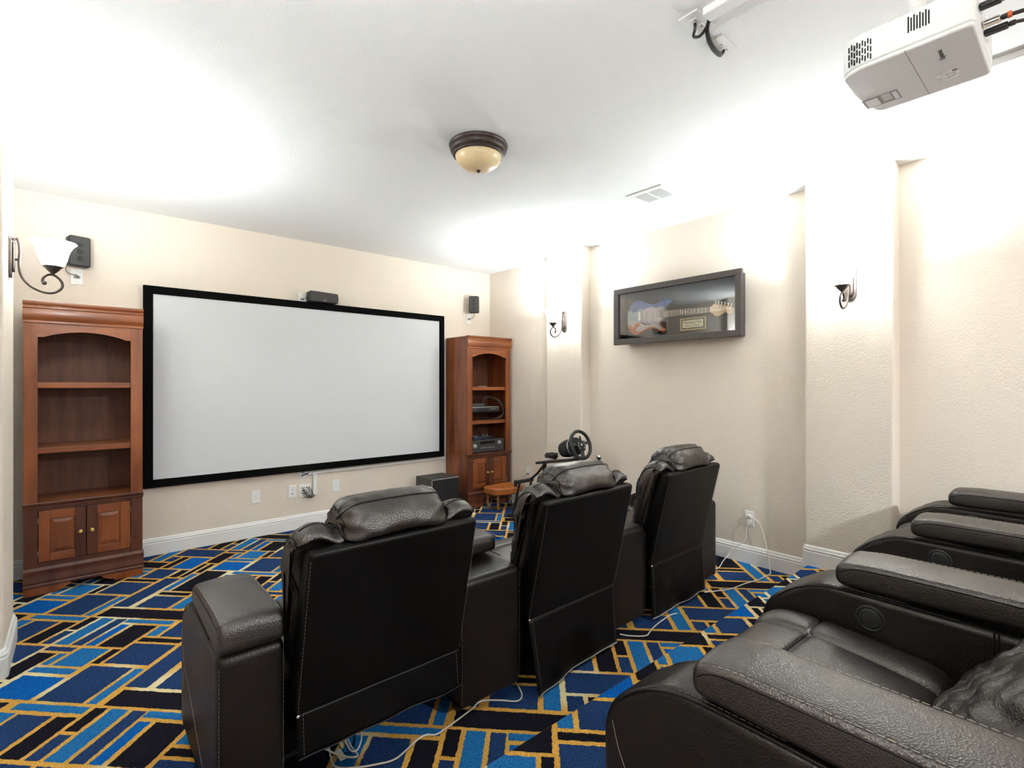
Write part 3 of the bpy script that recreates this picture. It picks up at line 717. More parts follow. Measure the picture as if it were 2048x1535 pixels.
# ------------------------------------------------------------------ speakers, subwoofer
def satellite(label,loc,rz,w_,h,d,bracket):
    t=thing('satellite_speaker',label,'speaker',loc,rz,'wall satellite speakers')
    P=round_poly([(-w_/2,-h/2,.018),(w_/2,-h/2,.018),(w_/2,h/2,.018),(-w_/2,h/2,.018)],6)
    MB().prism(P,0,d,Matrix.Rotation(PI/2,4,'X')).build('cabinet',M['black'],t,bevel=.008,seg=3)
    P=round_poly([(-w_/2+.008,-h/2+.008,.014),(w_/2-.008,-h/2+.008,.014),(w_/2-.008,h/2-.008,.014),(-w_/2+.008,h/2-.008,.014)],6)
    g=MB().prism(P,d-.001,d+.003,Matrix.Rotation(PI/2,4,'X')).build('grille',M['dkgrey'],t,bevel=.002)
    for z in (-.05,.0,.05): MB().lathe([(.016,0),(.018,.0015),(.016,.003),(0,.002)],18,Matrix.Translation((0,-d-.003,z))@Matrix.Rotation(PI/2,4,'X')).build('driver',M['black'],g,smooth=True)
    if bracket:
        MB().tube([Vector(p) for p in bracket],.008,8).build('wall_mount',M['bronze'],t,smooth=True)
    return t
satellite('dark satellite speaker on screen wall, half behind the glowing left sconce',(-.005,4.82,2.312),.25,.125,.215,.075,[(0,0,0),(.0,.05,-.01),(.024,.094,-.02)])
satellite('small black satellite speaker high on screen wall above the right bookcase',(3.575,4.83,2.302),-.75,.115,.195,.08,[(0,0,0),(-.03,.03,-.01),(-.058,.058,-.02)])
cs=thing('centre_speaker','black centre channel speaker standing on the screen frame','speaker',(1.785,4.872,2.1435))
P=[(-.135,.0),(.135,0),(.14,.05),(.132,.094),(-.132,.102),(-.14,.05)]
MB().prism(round_poly([(x,z,.014) for x,z in P],5),-.036,.06,Matrix.Rotation(PI/2,4,'X')).build('cabinet',M['black'],cs,bevel=.006,seg=3)
MB().prism(round_poly([(x*.93,.008+z*.86,.012) for x,z in P],5),.0595,.064,Matrix.Rotation(PI/2,4,'X')).build('grille',M['dkgrey'],cs,bevel=.002)
box('badge',-.012,.012,-.0665,-.0635,.014,.019,M['silver'],cs,bevel=.0005)
tag(MB().tube(catmull([Vector((1.612,YF-.007,2.166)),Vector((1.615,YF-.03,2.172)),Vector((1.635,YF-.03,2.18)),Vector((1.655,YF-.02,2.175)),Vector((1.68,4.905,2.18))],5,False),.0025,5).build('speaker_wire',M['cord_b'],smooth=True),'thin wire running to the centre speaker above screen','wire')
tag(MB().tube(catmull([Vector((.0,YF-.007,2.15)),Vector((-.005,YF-.02,2.165)),Vector((-.04,YF-.035,2.165)),Vector((-.065,YF-.035,2.19)),Vector((-.06,YF-.03,2.22))],5,False),.0025,5).build('speaker_wire',M['cord_b'],smooth=True),'thin wire from plate to the left satellite speaker','wire')
tag(MB().tube(catmull([Vector((3.55,YF-.007,2.135)),Vector((3.557,YF-.03,2.15)),Vector((3.59,YF-.045,2.165)),Vector((3.60,YF-.05,2.19)),Vector((3.59,4.85,2.22))],5,False),.0025,5).build('speaker_wire',M['cord_b'],smooth=True),'thin wire from plate to the right satellite speaker','wire')
sw=thing('subwoofer','dark charcoal subwoofer cube on the carpet beside the right bookcase','subwoofer',(2.755,4.445,.001))
box('cabinet',0,.335,.014,.33,.012,.378,M['subgrey'],sw,bevel=.003); box('grille',.006,.329,.0,.014,.02,.372,M['black'],sw,bevel=.003)
mb=MB().box(0,.335,.008,.0145,.372,.3785).box(0,.006,.008,.0145,.012,.3785); mb.build('silver_edging',M['silver'],sw)
for x in (.03,.285):
    for y in (.04,.27): box('foot',x,x+.03,y,y+.03,0,.012,M['black_m'],sw,bevel=0)

# ------------------------------------------------------------------ footstool
st=thing('footstool','low footstool with tan leather seat and turned wooden legs','footstool',(3.585,4.285,.001))
P=round_poly([(-.21,-.10,.09),(.0,-.165,.2),(.21,-.10,.09),(.21,.13,.05),(-.21,.13,.05)],10)
seat=MB().prism(P,.165,.245).build('seat',M['tan'],st,bevel=.022,seg=5)
MB().tube([Vector((x*1.003,y*1.003,.226)) for x,y in P],.0035,6,closed=True).build('welt',M['tan'],seat,smooth=True)
for x,y in ((-.125,-.055),(.125,-.055),(-.14,.09),(.14,.09)):
    dx,dy=x*.12,y*.12
    Mx=Matrix.Translation((x+dx,y+dy,0))
    MB().lathe([(.010,0),(.012,.006),(.009,.014),(.013,.022),(.010,.030),(.015,.048),(.017,.062),(.011,.074),(.016,.080),(.011,.088),(.014,.10),(.018,.118),(.012,.130),(.018,.138),(.014,.146),(.016,.166)],16,Mx).build('leg',M['legwood'],st,smooth=True)

# ------------------------------------------------------------------ racing wheel stand
rg=thing('racing_wheel_stand','black racing wheel stand behind the middle front recliner','wheel stand',(3.50,3.12,0))
mb=MB()
for x in (-.13,.13):
    mb.tube([(x,.08,.013),(x,.86,.013)],.012,8)
mb.tube([(-.13,.08,.012),(.13,.08,.012)],.012,8); mb.tube([(-.13,.5,.012),(.13,.5,.012)],.012,8); mb.tube([(-.13,.86,.012),(.13,.86,.012)],.012,8)
mb.build('base_frame',M['black'],rg,smooth=True)
MB().tube([(0,.5,.012),(0,.47,.36),(0,.44,.60)],.02,10).build('upright',M['black'],rg,smooth=True)
MB().box(-.10,.10,.02,.48,-.012,.012,Matrix.Translation((0,0,.672))@Matrix.Rotation(-.17,4,'X')).build('deck',M['black'],rg,bevel=.004)
MB().tube([(.03,.46,.585),(.03,.58,.46),(.03,.68,.388)],.013,8).build('brace',M['black'],rg,smooth=True)
MB().box(-.175,.06,.665,.70,.365,.398).build('crossbar',M['black'],rg,bevel=.004)
MB().box(-.177,-.168,.66,.705,.335,.40).build('end_cap',M['black'],rg,bevel=.002)
for x in (-.12,.04): MB().tube([(x,.68,.366),(x,.80,.02)],.011,8).build('front_post',M['black'],rg,smooth=True)
MB().box(-.12,.12,0,.22,-.008,.008,Matrix.Translation((0,.62,.07))@Matrix.Rotation(.3,4,'X')).build('pedal_plate',M['black'],rg,bevel=.003)
for x in (-.08,0,.08): MB().box(x-.022,x+.022,0,.012,.0,.10,Matrix.Translation((0,.76,.11))@Matrix.Rotation(.3,4,'X')).build('pedal',M['dkgrey'],rg,bevel=.003)
MB().tube([(.10,.15,.665),(.17,.10,.60),(.17,-.06,.56)],.012,8).build('shifter_arm',M['black'],rg,smooth=True)
sh=thing('gear_shifter','chrome knob gear shifter rising beside the steering wheel','gear shifter',(3.67,3.02,.5725))
box('housing',-.04,.04,-.05,.05,0,.035,M['black'],sh,bevel=.008)
MB().lathe([(.030,.035),(.024,.045),(.010,.06),(.006,.075),(.006,.085)],16).build('boot',M['black_m'],sh,smooth=True)
k=MB().lathe([(.007,.078),(.014,.092),(.021,.104),(.024,.110)],20).build('knob_collar',M['black_m'],sh,smooth=True)
MB().lathe([(.024,.110),(.0245,.117),(.022,.126),(.015,.133),(0,.136)],20).build('knob',M['chrome'],sh,smooth=True)
# wheel and its motor base
wz=Matrix.Translation((3.49,3.085,.808))@Matrix.Rotation(.0,4,'Z')@Matrix.Rotation(PI/2-.30,4,'X')
wh=thing('steering_wheel','black game steering wheel clamped on the wheel stand','steering wheel',(3.49,3.085,.808)); inv=Matrix.Translation((-3.49,-3.085,-.808)); W_=inv@wz
mb=MB(); n=48
mb.tube([W_@Vector((.127*math.cos(2*PI*k/n),.127*math.sin(2*PI*k/n),0)) for k in range(n)],.0155,12,closed=True); mb.build('rim',M['black'],wh,smooth=True)
hub=MB().prism(round_poly([(-.055,.035,.02),(.055,.035,.02),(.06,0,.02),(.035,-.06,.02),(-.035,-.06,.02),(-.06,0,.02)],5),-.02,.012,W_).build('hub',M['black'],wh,bevel=.004)
mb=MB()
for a in (8,172): 
    c_,s_=math.cos(math.radians(a)),math.sin(math.radians(a)); MB().box(.045,.122,-.014,.014,-.006,.005,W_@Matrix.Rotation(math.radians(a),4,'Z')).build('spoke',M['dkgrey'],wh,bevel=.002)
MB().box(.045,.122,-.022,.022,-.006,.005,W_@Matrix.Rotation(-PI/2,4,'Z')).build('spoke',M['dkgrey'],wh,bevel=.002)

MB().lathe([(.012,.012),(.012,.016),(.010,.018),(0,.018)],18,W_).build('badge',M['silver'],hub,smooth=True)
mb=MB()
for k,(x,y) in enumerate(((-.035,.018),(.035,.018),(-.042,-.004),(.042,-.004),(-.03,-.03),(.03,-.03))): mb.lathe([(.006,.012),(.006,.016),(0,.017)],10,W_@Matrix.Translation((x,y,0)))
mb.build('button_cluster',M['silver'],hub,smooth=True)
mb=MB()
for s in (-1,1): mb.box(s*.05-.012,s*.05+.012,.02,.085,-.035,-.030,W_)
mb.build('paddle',M['black'],wh,bevel=.002)
MB().lathe([(.03,-.02),(.055,-.035),(.080,-.045),(.085,-.10),(.080,-.18),(.070,-.225),(.05,-.245),(0,-.25)],28,W_).build('motor_housing',M['black'],wh,smooth=True)
MB().lathe([(.0845,-.085),(.0855,-.087),(.0855,-.097),(.0845,-.099)],28,W_,cap=False).build('trim_band',M['chrome'],wh,smooth=True)
MB().box(-.05,.05,.06,.21,-.075,-.055,Matrix.Translation((0,0,-.03))).build('clamp_base',M['black'],wh,bevel=.005)
mb=MB(); rr=random.Random(2)
for k in range(18):
    p=[]
    ph=rr.uniform(0,6.28)
    for j in range(9):
        a=ph+j*.9; p.append(Vector((3.49+.060*math.cos(a)*rr.uniform(.6,1.1),3.46+.062*math.sin(a)*rr.uniform(.7,1.1),.640+.020*rr.random()+.0022*k)))
    mb.tube(catmull(p,4,False),.0045,6)
tag(mb.build('wheel_cable_coil',M['cord_b'],smooth=True),'coil of dark cable bundled behind the steering wheel','cable')

# ------------------------------------------------------------------ wall sconces
def sconce(label,loc,rz):
    """local: wall plane y=0, projecting towards -y; z absolute offset from 2.0"""
    t=thing('wall_sconce',label,'sconce',loc,rz,'scroll arm wall sconces')
    R=Matrix.Rotation(PI/2,4,'X')
    P=[(-.036,-.075),(-.018,-.105),(.018,-.105),(.036,-.075),(.036,.085),(.018,.105),(-.018,.105),(-.036,.085)]
    bp=MB().prism(P,.001,.012,R).build('backplate',M['bronze'],t,bevel=.003)
    MB().prism([(x*.62,z*.72) for x,z in P],.012,.022,R).build('raised_panel',M['bronze'],bp,bevel=.004)
    for z in (.0,): MB().lathe([(.004,.022),(.006,.026),(.004,.032),(0,.034)],10,Matrix.Translation((0,0,-.012))@R).build('screw_knob',M['bronze'],bp,smooth=True)
    path=[(.018,.09),(.028,.096),(.037,.075),(.040,.03),(.037,-.02),(.040,-.07),(.052,-.105),(.075,-.135),(.105,-.155),(.14,-.165),(.17,-.16),(.195,-.138),(.200,-.112),(.186,-.085),(.163,-.069),(.142,-.072),(.127,-.088),(.123,-.105),(.128,-.113)]
    arm=MB().tube(catmull([Vector((0,-o,z)) for o,z in path],6,False),.0062,10).build('scroll_arm',M['bronze'],t,smooth=True)
    MB().lathe([(0,-.011),(.008,-.008),(.011,0),(.008,.008),(0,.011)],14,Matrix.Translation((0,-.130,-.115))).build('finial',M['bronze'],arm,smooth=True)
    MB().lathe([(0,-.009),(.007,-.006),(.009,0),(.007,.006),(0,.009)],12,Matrix.Translation((0,-.016,.090))).build('finial',M['bronze'],arm,smooth=True)
    MB().tube([(0,-.020,-.01),(0,-.038,-.01)],.006,8).build('stem',M['bronze'],arm,smooth=True)
    Mc=Matrix.Translation((0,-.163,0))
    MB().lathe([(.006,-.07),(.008,-.062),(.016,-.055),(.020,-.050),(.026,-.044),(.032,-.034),(.041,-.028),(.041,-.024),(.020,-.022),(0,-.022)],28,Mc).build('cup',M['bronze'],t,smooth=True)
    prof=[(.030,-.026),(.040,-.020),(.050,-.006),(.057,.014),(.063,.04),(.070,.064),(.081,.084),(.094,.098),(.097,.100),(.094,.102),(.079,.088),(.067,.068),(.060,.042),(.054,.016),(.047,-.003),(.037,-.016),(.028,-.021)]
    MB().lathe(prof,40,Mc,cap=False).build('glass_shade',M['shade'],t,smooth=True)
    b=MB().lathe([(0,.075),(.014,.070),(.024,.055),(.026,.04),(.018,.018),(.013,0),(.013,-.021)],20,Mc).build('bulb',M['bulb'],t,smooth=True)
    b.visible_shadow=True
    ld=bpy.data.lights.new('sconce_bulb_light','POINT'); ld.energy=SCONCE_W; ld.color=(.80,.92,1.0); ld.shadow_soft_size=.03
    lo=link(bpy.data.objects.new('sconce_bulb_light',ld),t); lo.location=(0,-.163,.078)
    return t
sconce('lit bronze sconce on the left pilaster beside the left bookcase',(PL,3.55,2.0),PI/2)
sconce('lit bronze sconce on the far right pilaster by the guitar case',(PR,3.535,2.0),-PI/2)
sconce('lit bronze sconce on the near right pilaster',(PR,1.03,2.0),-PI/2)
sconce('lit bronze sconce on left pilaster beside the camera',(PL,.55,2.0),PI/2)

# ------------------------------------------------------------------ ceiling light
def ceiling_light(label,loc,lit):
    cl=thing('ceiling_light',label,'ceiling light',loc,0,'flush ceiling lights')
    MB().lathe([(.165,-.001),(.168,-.008),(.165,-.018),(.160,-.022),(.162,-.028),(.158,-.040),(.150,-.050),(.146,-.052),(.147,-.060),(.143,-.066),(.134,-.068),(.128,-.062),(.128,-.05)],56,cap=False).build('bronze_ring',M['bronze'],cl,smooth=True)
    MB().lathe([(.132,-.058),(.132,-.068),(.127,-.088),(.112,-.110),(.088,-.128),(.055,-.140),(.02,-.145),(0,-.146)],56,cap=False).build('glass_bowl',M['shade'] if lit else M['glass_amber'],cl,smooth=True)
    MB().lathe([(0,-.160),(.004,-.158),(.009,-.152),(.012,-.149),(.012,-.145),(.006,-.143)],16,cap=False).build('finial',M['bronze'],cl,smooth=True)
    if lit:  # only the added rear fill lamp is lit
        ld=bpy.data.lights.new('rear_fill_light','AREA'); ld.shape='DISK'; ld.size=.26; ld.energy=REAR_FILL_W; ld.color=(.84,.93,1)
        lo=link(bpy.data.objects.new('rear_fill_light',ld),cl); lo.location=(0,0,-.165)
ceiling_light('unlit bronze flush ceiling light with amber glass bowl, above the front row',(1.732,2.301,ZC),False)
ceiling_light('added fill lamp built like the flush ceiling light, behind the camera',(2.3,-2.6,ZC),True)  # invented fixture out of view, added as fill for walls and floor

# ------------------------------------------------------------------ ceiling vent
vt=thing('ceiling_vent','white slatted air vent in the ceiling near right wall','vent',(3.01,1.935,ZC))
VW,VL=.252,.288; e=.036
box('duct_backing',e,VW-e,e,VL-e,-.003,-.001,M['vent_dk'],vt,bevel=0)
for a in ((0,VW,0,e),(0,VW,VL-e,VL),(0,e,e,VL-e),(VW-e,VW,e,VL-e)): box('frame',*a,-.009,-.0005,M['plate'],vt,bevel=.002)
box('divider',e,VW-e,VL/2-.006,VL/2+.006,-.010,-.002,M['plate'],vt,bevel=.001)
for k in range(9):
    x=e+.004+k*(VW-2*e-.012)/8
    for y0,y1 in ((e,VL/2-.006),(VL/2+.006,VL-e)):
        MB().box(-.0052,.0052,y0,y1,-.0008,.0008,Matrix.Translation((x+.002,0,-.0065))@Matrix.Rotation(.35,4,'Y')).build('slat',M['plate'],vt)

# ------------------------------------------------------------------ projector
pj=thing('projector','white ceiling projector hanging upside down with black side vents','projector',(1.644,.190,2.234))
PW,PD,PH=.309,.292,.099
P=round_poly([(0,0,.018),(PW,0,.018),(PW,PD-.02,.03),(PW*.55,PD,.2),(.02,PD-.004,.05),(0,PD-.05,.05)],6)
hs=MB().prism(P,.012,PH).build('housing',M['projw'],pj,bevel=.006,seg=3)
ctr=Vector((PW/2,PD/2))
lid=MB().prism([(ctr.x+(x-ctr.x)*.985,ctr.y+(y-ctr.y)*.985) for x,y in P],0,.014).build('lid',M['projw'],pj,bevel=.007,seg=4)
box('lid_seam',.002,PW-.002,.138,.1395,-.0004,.003,M['plate_dk'],lid,bevel=0)
# lens slider recess
box('lens_recess',.193,.256,.196,.284,-.0006,.0,M['plate_dk'],lid,bevel=0); box('lens_ring_slider',.199,.250,.246,.278,-.0022,0,M['projw'],lid,bevel=.001); box('lens_window',.194,.240,.214,.236,-.0012,0,M['silver'],lid,bevel=0); box('lens_slider_cover',.199,.250,.199,.211,-.0022,0,M['projw'],lid,bevel=.001)
# lens on the front face
MB().lathe([(.034,0),(.036,.004),(.032,.008),(.026,.004),(.020,.003),(0,.006)],28,Matrix.Translation((.165,PD-.001,.056))@Matrix.Rotation(-PI/2,4,'X')).build('lens',M['black'],pj,smooth=True)
# key pad
for i,(x,y) in enumerate(((.202,.090),(.199,.078),(.221,.092),(.218,.079),(.216,.066),(.241,.093),(.237,.081),(.235,.068),(.209,.104))):
    MB().lathe([(.0058,0),(.0058,-.0012),(.0045,-.0022),(0,-.0024)],12,Matrix.Translation((x,y,0))).build('key',M['plate'],lid,smooth=True)
box('ir_window',.198,.203,.062,.072,-.0006,.0,M['black'],lid,bevel=0)
def text(body,size,Mw,m,parent,name,extr=.0004):
    cu=bpy.data.curves.new(name,'FONT'); cu.body=body; cu.size=size; cu.extrude=extr; cu.align_x='CENTER'; cu.align_y='CENTER'
    o=bpy.data.objects.new(name,cu); C.objects.link(o); dg=bpy.context.evaluated_depsgraph_get(); me=bpy.data.meshes.new_from_object(o.evaluated_get(dg))
    bpy.data.objects.remove(o); me.transform(Mw); me.materials.append(m)
    return link(bpy.data.objects.new(name,me),parent)
# maker's word mark on the lid: read from the rear, letters upright towards the lens
text('Optoma',.0165,Matrix.Translation((.091,.079,-.0006))@Matrix.Rotation(PI,4,'Y'),M['ink'],lid,'word_mark')
# side vents on the left face (x=0)
mb=MB()
for k in range(12):
    y=.236-.0064*k+.048
    if y>.268: continue
    off=.005 if k%2 else 0
    for z0,z1 in ((.022,.037),(.042,.057),(.062,.077)): mb.box(-.0006,.001,y-.0017,y+.0017,z0-off,z1-off)
mb.build('front_vent',M['vent_dk'],hs)
mb=MB()
for k in range(8):
    y=.131-.006*k; off=.005 if k%2 else 0
    mb.box(-.0006,.001,y-.0017,y+.0017,.044+off*.4,.086-off)
mb.build('rear_vent',M['vent_dk'],hs)
# ceiling mount
MB().tube([(.16,.14,PH),(.16,.14,ZC-2.234-.004)],.02,16).build('mount_pole',M['plate'],pj,smooth=True)
MB().lathe([(.0,ZC-2.234-.001),(.06,ZC-2.234-.001),(.06,ZC-2.234-.012),(.022,ZC-2.234-.018),(.022,ZC-2.234-.05)],28,Matrix.Translation((.16,.14,0)),cap=False).build('ceiling_flange',M['plate'],pj,smooth=True)
mb=MB().box(.08,.24,.08,.20,PH+.012,PH+.02)
for a,b in ((.05,.05),(.27,.05),(.05,.23),(.27,.23)): mb.tube([(.16,.14,PH+.016),(a,b,PH+.010),(a,b,PH)],.008,6)
mb.build('mount_bracket',M['black'],pj)
# cables at the rear of the projector
def cable(name,label,pts,r,m,n=8,cat='cable',ends=None):
    t=MB().tube(catmull([Vector(p) for p in pts],8,False),r,n).build(name,m,smooth=True); return tag(t,label,cat)
px,py,pz=1.644,.190,2.234
def plugged(name,label,x,z,pts,r,plug_m,body=.035,band=None):
    t=thing(name,label,'cable',(px+x,py-.0005,pz+z))
    box('plug_body',-.011,.011,-body,0,-.006,.006,plug_m,t,bevel=.003)
    box('strain_relief',-.007,.007,-body-.014,-body,-.005,.005,M['black'],t,bevel=.003)
    if band: box('band',-.0075,.0075,-body-.020,-body-.012,-.0055,.0055,band,t,bevel=.001)
    MB().tube(catmull([Vector((0,-body-.012,0))]+[Vector(p) for p in pts],8,False),r,8).build('lead',M['cord_b'],t,smooth=True)
plugged('video_cable','thick brown video cable with cream band plugged into the projector',.05,.060,[(.01,-.09,.003),(.05,-.125,.012),(.075,-.13,.03),(.06,-.12,.05),(.02,-.08,.07),(-.01,-.03,.085),(-.03,-.02,.20),(.0,-.03,.48)],.0048,M['black'],.04,M['orangecap'])
plugged('video_cable','brown video cable with orange band plugged into the projector',.10,.040,[(.02,-.09,.005),(.06,-.14,.02),(.10,-.2,.05),(.2,-.3,.2),(.28,-.35,.44)],.0048,M['nickel'],.034,M['orange'])
plugged('power_cord','black power cord plugged into the projector rear',.135,.034,[(.02,-.085,.003),(.06,-.13,.012),(.12,-.2,.05),(.2,-.3,.16),(.3,-.36,.44)],.0042,M['black'],.045)
# raceways and plates on the ceiling
tag(MB().box(1.712,1.768,-.9,.932,ZC-.030,ZC-.0005).build('ceiling_raceway',M['plate'],bevel=.006,seg=3),'white cable channel along the ceiling ending at two wall plates','cable channel')
tag(MB().box(2.905,2.965,-.9,.42,ZC-.030,ZC-.0005).build('ceiling_raceway',M['plate'],bevel=.006,seg=3),'white cable channel on the ceiling behind the projector','cable channel')
def cplate(label,x0,x1,y0,y1):
    t=thing('ceiling_plate',label,'wall plate',((x0+x1)/2,(y0+y1)/2,ZC)); a,b=(x1-x0)/2,(y1-y0)/2
    box('cover',-a,a,-b,b,-.007,-.0005,M['plate'],t,bevel=.003,seg=3)
    for x in (-.022,.022):
        box('socket',x-.014,x+.014,-.017,.017,-.009,-.006,M['plate'],t,bevel=.001); box('slot',x-.008,x+.008,-.009,-.005,-.0094,-.0085,M['plate_dk'],t,bevel=0)
cplate('white ceiling plate with a black plug, at the cable channel end',1.700,1.836,.945,1.022)
cplate('white ceiling plate fed by a fan of black cables',1.905,2.035,.950,1.018)
cable('ceiling_cable','black plug and cord looping from first ceiling plate',[(1.757,.985,ZC-.008),(1.757,.985,ZC-.03),(1.775,1.0,ZC-.042),(1.80,.99,ZC-.035),(1.785,.955,ZC-.028),(1.752,.925,ZC-.018)],.0055,M['black'])
mb=MB()
for k in range(3): mb.tube(catmull([Vector((1.985+.004*k,.985+.005*k,ZC-.008)),Vector((1.965+.003*k,.985+.006*k,ZC-.035)),Vector((1.88,.975+.006*k,ZC-.045)),Vector((1.80,.955+.004*k,ZC-.035)),Vector((1.757+.006*k,.925,ZC-.018))],8,False),.0042,6)
tag(mb.build('ceiling_cable',M['black'],smooth=True),'three black cables running from channel to second ceiling plate','cables')

# ------------------------------------------------------------------ guitar display case on the right wall
gc=thing('display_case','wall mounted dark shadow box frame holding a painted guitar','display case',(XR,2.30,1.972))
# local: x = depth from the wall (negative into room), y along the wall, z up
cy0,cy1,cz0,cz1=-.585,.59,-.252,.252
xf=-.155
for a in ((xf,xf+.03,cy0,cy1,cz1-.048,cz1),(xf,xf+.03,cy0,cy1,cz0,cz0+.050),(xf,xf+.03,cy0,cy0+.05,cz0+.05,cz1-.048),(xf,xf+.03,cy1-.05,cy1,cz0+.05,cz1-.048)):
    box('frame_rail',*a,M['case'],gc,bevel=.003)
by0,by1,bz0,bz1=-.543,.543,-.24,.242
for a in ((xf+.03,-.0005,by0,by1,bz1-.012,bz1),(xf+.03,-.0005,by0,by1,bz0,bz0+.012),(xf+.03,-.0005,by0,by0+.012,bz0+.012,bz1-.012),(xf+.03,-.0005,by1-.012,by1,bz0+.012,bz1-.012)):
    box('box_side',*a,M['case'],gc,bevel=.001)
box('backing',-.016,-.002,by0+.012,by1-.012,bz0+.012,bz1-.012,M['case_in'],gc,bevel=0)
box('glass_pane',xf+.016,xf+.018,cy0+.045,cy1-.045,cz0+.045,cz1-.043,M['pane'],gc,bevel=0)
# plaque: two printed lines
pq=box('plaque',-.022,-.0165,-.115,.115,-.052,.050,M['gold'],gc,bevel=.001)
for o in (pq,): o.location=(0,-.12,-.107)
box('plaque_border',-.0228,-.0215,-.103,.103,-.041,.039,M['black_m'],pq,bevel=0); box('plaque_face',-.0236,-.0225,-.094,.094,-.033,.031,M['cream'],pq,bevel=0)
RT=Matrix(((0,0,-1,0),(-1,0,0,0),(0,1,0,0),(0,0,0,1)))   # text x -> -y, text y -> z, facing -x
text('Michael J Fox',.030,Matrix.Translation((-.0240,0,.010))@RT,M['black_m'],pq,'plaque_line',.0003)
text('Back to the Future',.0165,Matrix.Translation((-.0240,0,-.016))@RT,M['black_m'],pq,'plaque_line',.0003)
box('hanger_pin',-.045,-.0165,.018,.028,.095,.103,M['silver'],gc,bevel=.001)
# the guitar: u runs from the body end (+y side) to the head (-y side), v up
gt=thing('electric_guitar','painted electric guitar with pale pick guard inside the display case','guitar',(XR-.0165,2.80,1.972))
GM=Matrix(((0,0,-1,0),(-1,0,0,0),(0,1,0,0),(0,0,0,1)))@Matrix.Rotation(-.022,4,'Z')   # (u,v,h) -> (-h,-u,v)
def g_mat():
    m=mat('painted_body',lin((60,90,170)),.25); nt=m.node_tree; b=nt.nodes['Principled BSDF']
    tc=nt.nodes.new('ShaderNodeTexCoord'); sx=nt.nodes.new('ShaderNodeSeparateXYZ'); nt.links.new(tc.outputs['Object'],sx.inputs[0])
    n=nt.nodes.new('ShaderNodeTexNoise'); n.inputs['Scale'].default_value=14; n.inputs['Detail'].default_value=3; nt.links.new(tc.outputs['Object'],n.inputs['Vector'])
    a=nt.nodes.new('ShaderNodeMath'); a.operation='MULTIPLY_ADD'; a.inputs[1].default_value=.14; nt.links.new(n.outputs['Fac'],a.inputs[0]); nt.links.new(sx.outputs['Z'],a.inputs[2])
    mr=nt.nodes.new('ShaderNodeMapRange'); mr.inputs[1].default_value=-.10; mr.inputs[2].default_value=.22; nt.links.new(a.outputs[0],mr.inputs[0])
    r=nt.nodes.new('ShaderNodeValToRGB'); r.color_ramp.interpolation='LINEAR'
    cs=[(0,(214,104,52)),(.22,(222,130,70)),(.34,(214,206,196)),(.5,(170,196,208)),(.62,(196,206,206)),(.74,(92,120,190)),(1,(58,78,168))]
    r.color_ramp.elements[0].position=cs[0][0]; r.color_ramp.elements[0].color=lin(cs[0][1]); r.color_ramp.elements[1].position=1; r.color_ramp.elements[1].color=lin(cs[-1][1])
    for p,c in cs[1:-1]: e=r.color_ramp.elements.new(p); e.color=lin(c)
    nt.links.new(mr.outputs[0],r.inputs[0]); nt.links.new(r.outputs[0],b.inputs['Base Color']); return m
body=[(0,-.01),(.008,.07),(.045,.125),(.105,.147),(.165,.135),(.225,.105),(.285,.098),(.345,.118),(.405,.128),(.452,.112),(.455,.098),(.425,.085),(.392,.066),(.378,.04),(.376,.0),(.372,-.03),(.350,-.058),(.348,-.09),(.372,-.112),(.392,-.128),(.385,-.146),(.345,-.146),(.290,-.118),(.230,-.112),(.165,-.140),(.100,-.162),(.045,-.142),(.010,-.085)]
BP=[(p.x,p.y) for p in catmull([Vector((a,b,0)) for a,b in body],5)]
bd=MB().prism(BP,.012,.052,GM).build('body',g_mat(),gt,bevel=.005,seg=3)
pg=[(.155,.035),(.20,.062),(.26,.070),(.32,.058),(.375,.062),(.388,.045),(.372,.03),(.372,-.028),(.345,-.05),(.338,-.085),(.365,-.12),(.345,-.133),(.29,-.105),(.22,-.10),(.16,-.128),(.115,-.135),(.10,-.11),(.15,-.06)]
MB().prism([(p.x,p.y) for p in catmull([Vector((a,b,0)) for a,b in pg],4)],.052,.055,GM).build('pick_guard',M['tort'],bd)
for u in (.19,.245,.305): MB().prism(round_poly([(u-.009,-.040,.008),(u+.009,-.040,.008),(u+.009,.040,.008),(u-.009,.040,.008)],4),.055,.060,GM).build('pickup',M['pearl'],bd)
MB().prism([(.125,-.038),(.15,-.038),(.15,.038),(.125,.038)],.052,.062,GM).build('bridge',M['chrome'],bd)
for u,v_ in ((.18,-.085),(.14,-.105),(.22,-.075)): MB().lathe([(.011,.055),(.010,.066),(0,.067)],14,GM@Matrix.Translation((u,v_,0))).build('control_knob',M['ivory'],bd,smooth=True)
MB().tube([GM@Vector(p) for p in ((.15,-.05,.06),(.19,-.075,.075),(.26,-.08,.075))],.003,6).build('tremolo_arm',M['chrome'],bd,smooth=True)
MB().prism([(.345,-.029),(.80,-.022),(.80,.022),(.345,.029)],.040,.058,GM).build('neck',M['maple'],gt,bevel=.004)
nk=[c for c in gt.children if c.name.startswith('neck')][0]
MB().prism([(.352,-.028),(.798,-.0215),(.798,.0215),(.352,.028)],.058,.062,GM).build('fretboard',M['rosewood'],nk)
u=.80
for k in range(21):
    d=.648*(1-2**(-(k+1)/12)); x=.80-d*(.448/.4555)
    if x<.356: break
    w_=.0215+(.80-x)*.0148
    MB().prism([(x-.0013,-w_),(x+.0013,-w_),(x+.0013,w_),(x-.0013,w_)],.062,.0634,GM).build('fret',M['nickel'],nk)
for k in (3,5,7,9):
    x=.80-.648*(1-2**(-(k-.5)/12))*.983
    MB().lathe([(.004,.0619),(.004,.0626),(0,.0627)],10,GM@Matrix.Translation((x,0,0))).build('inlay_dot',M['ivory'],nk)
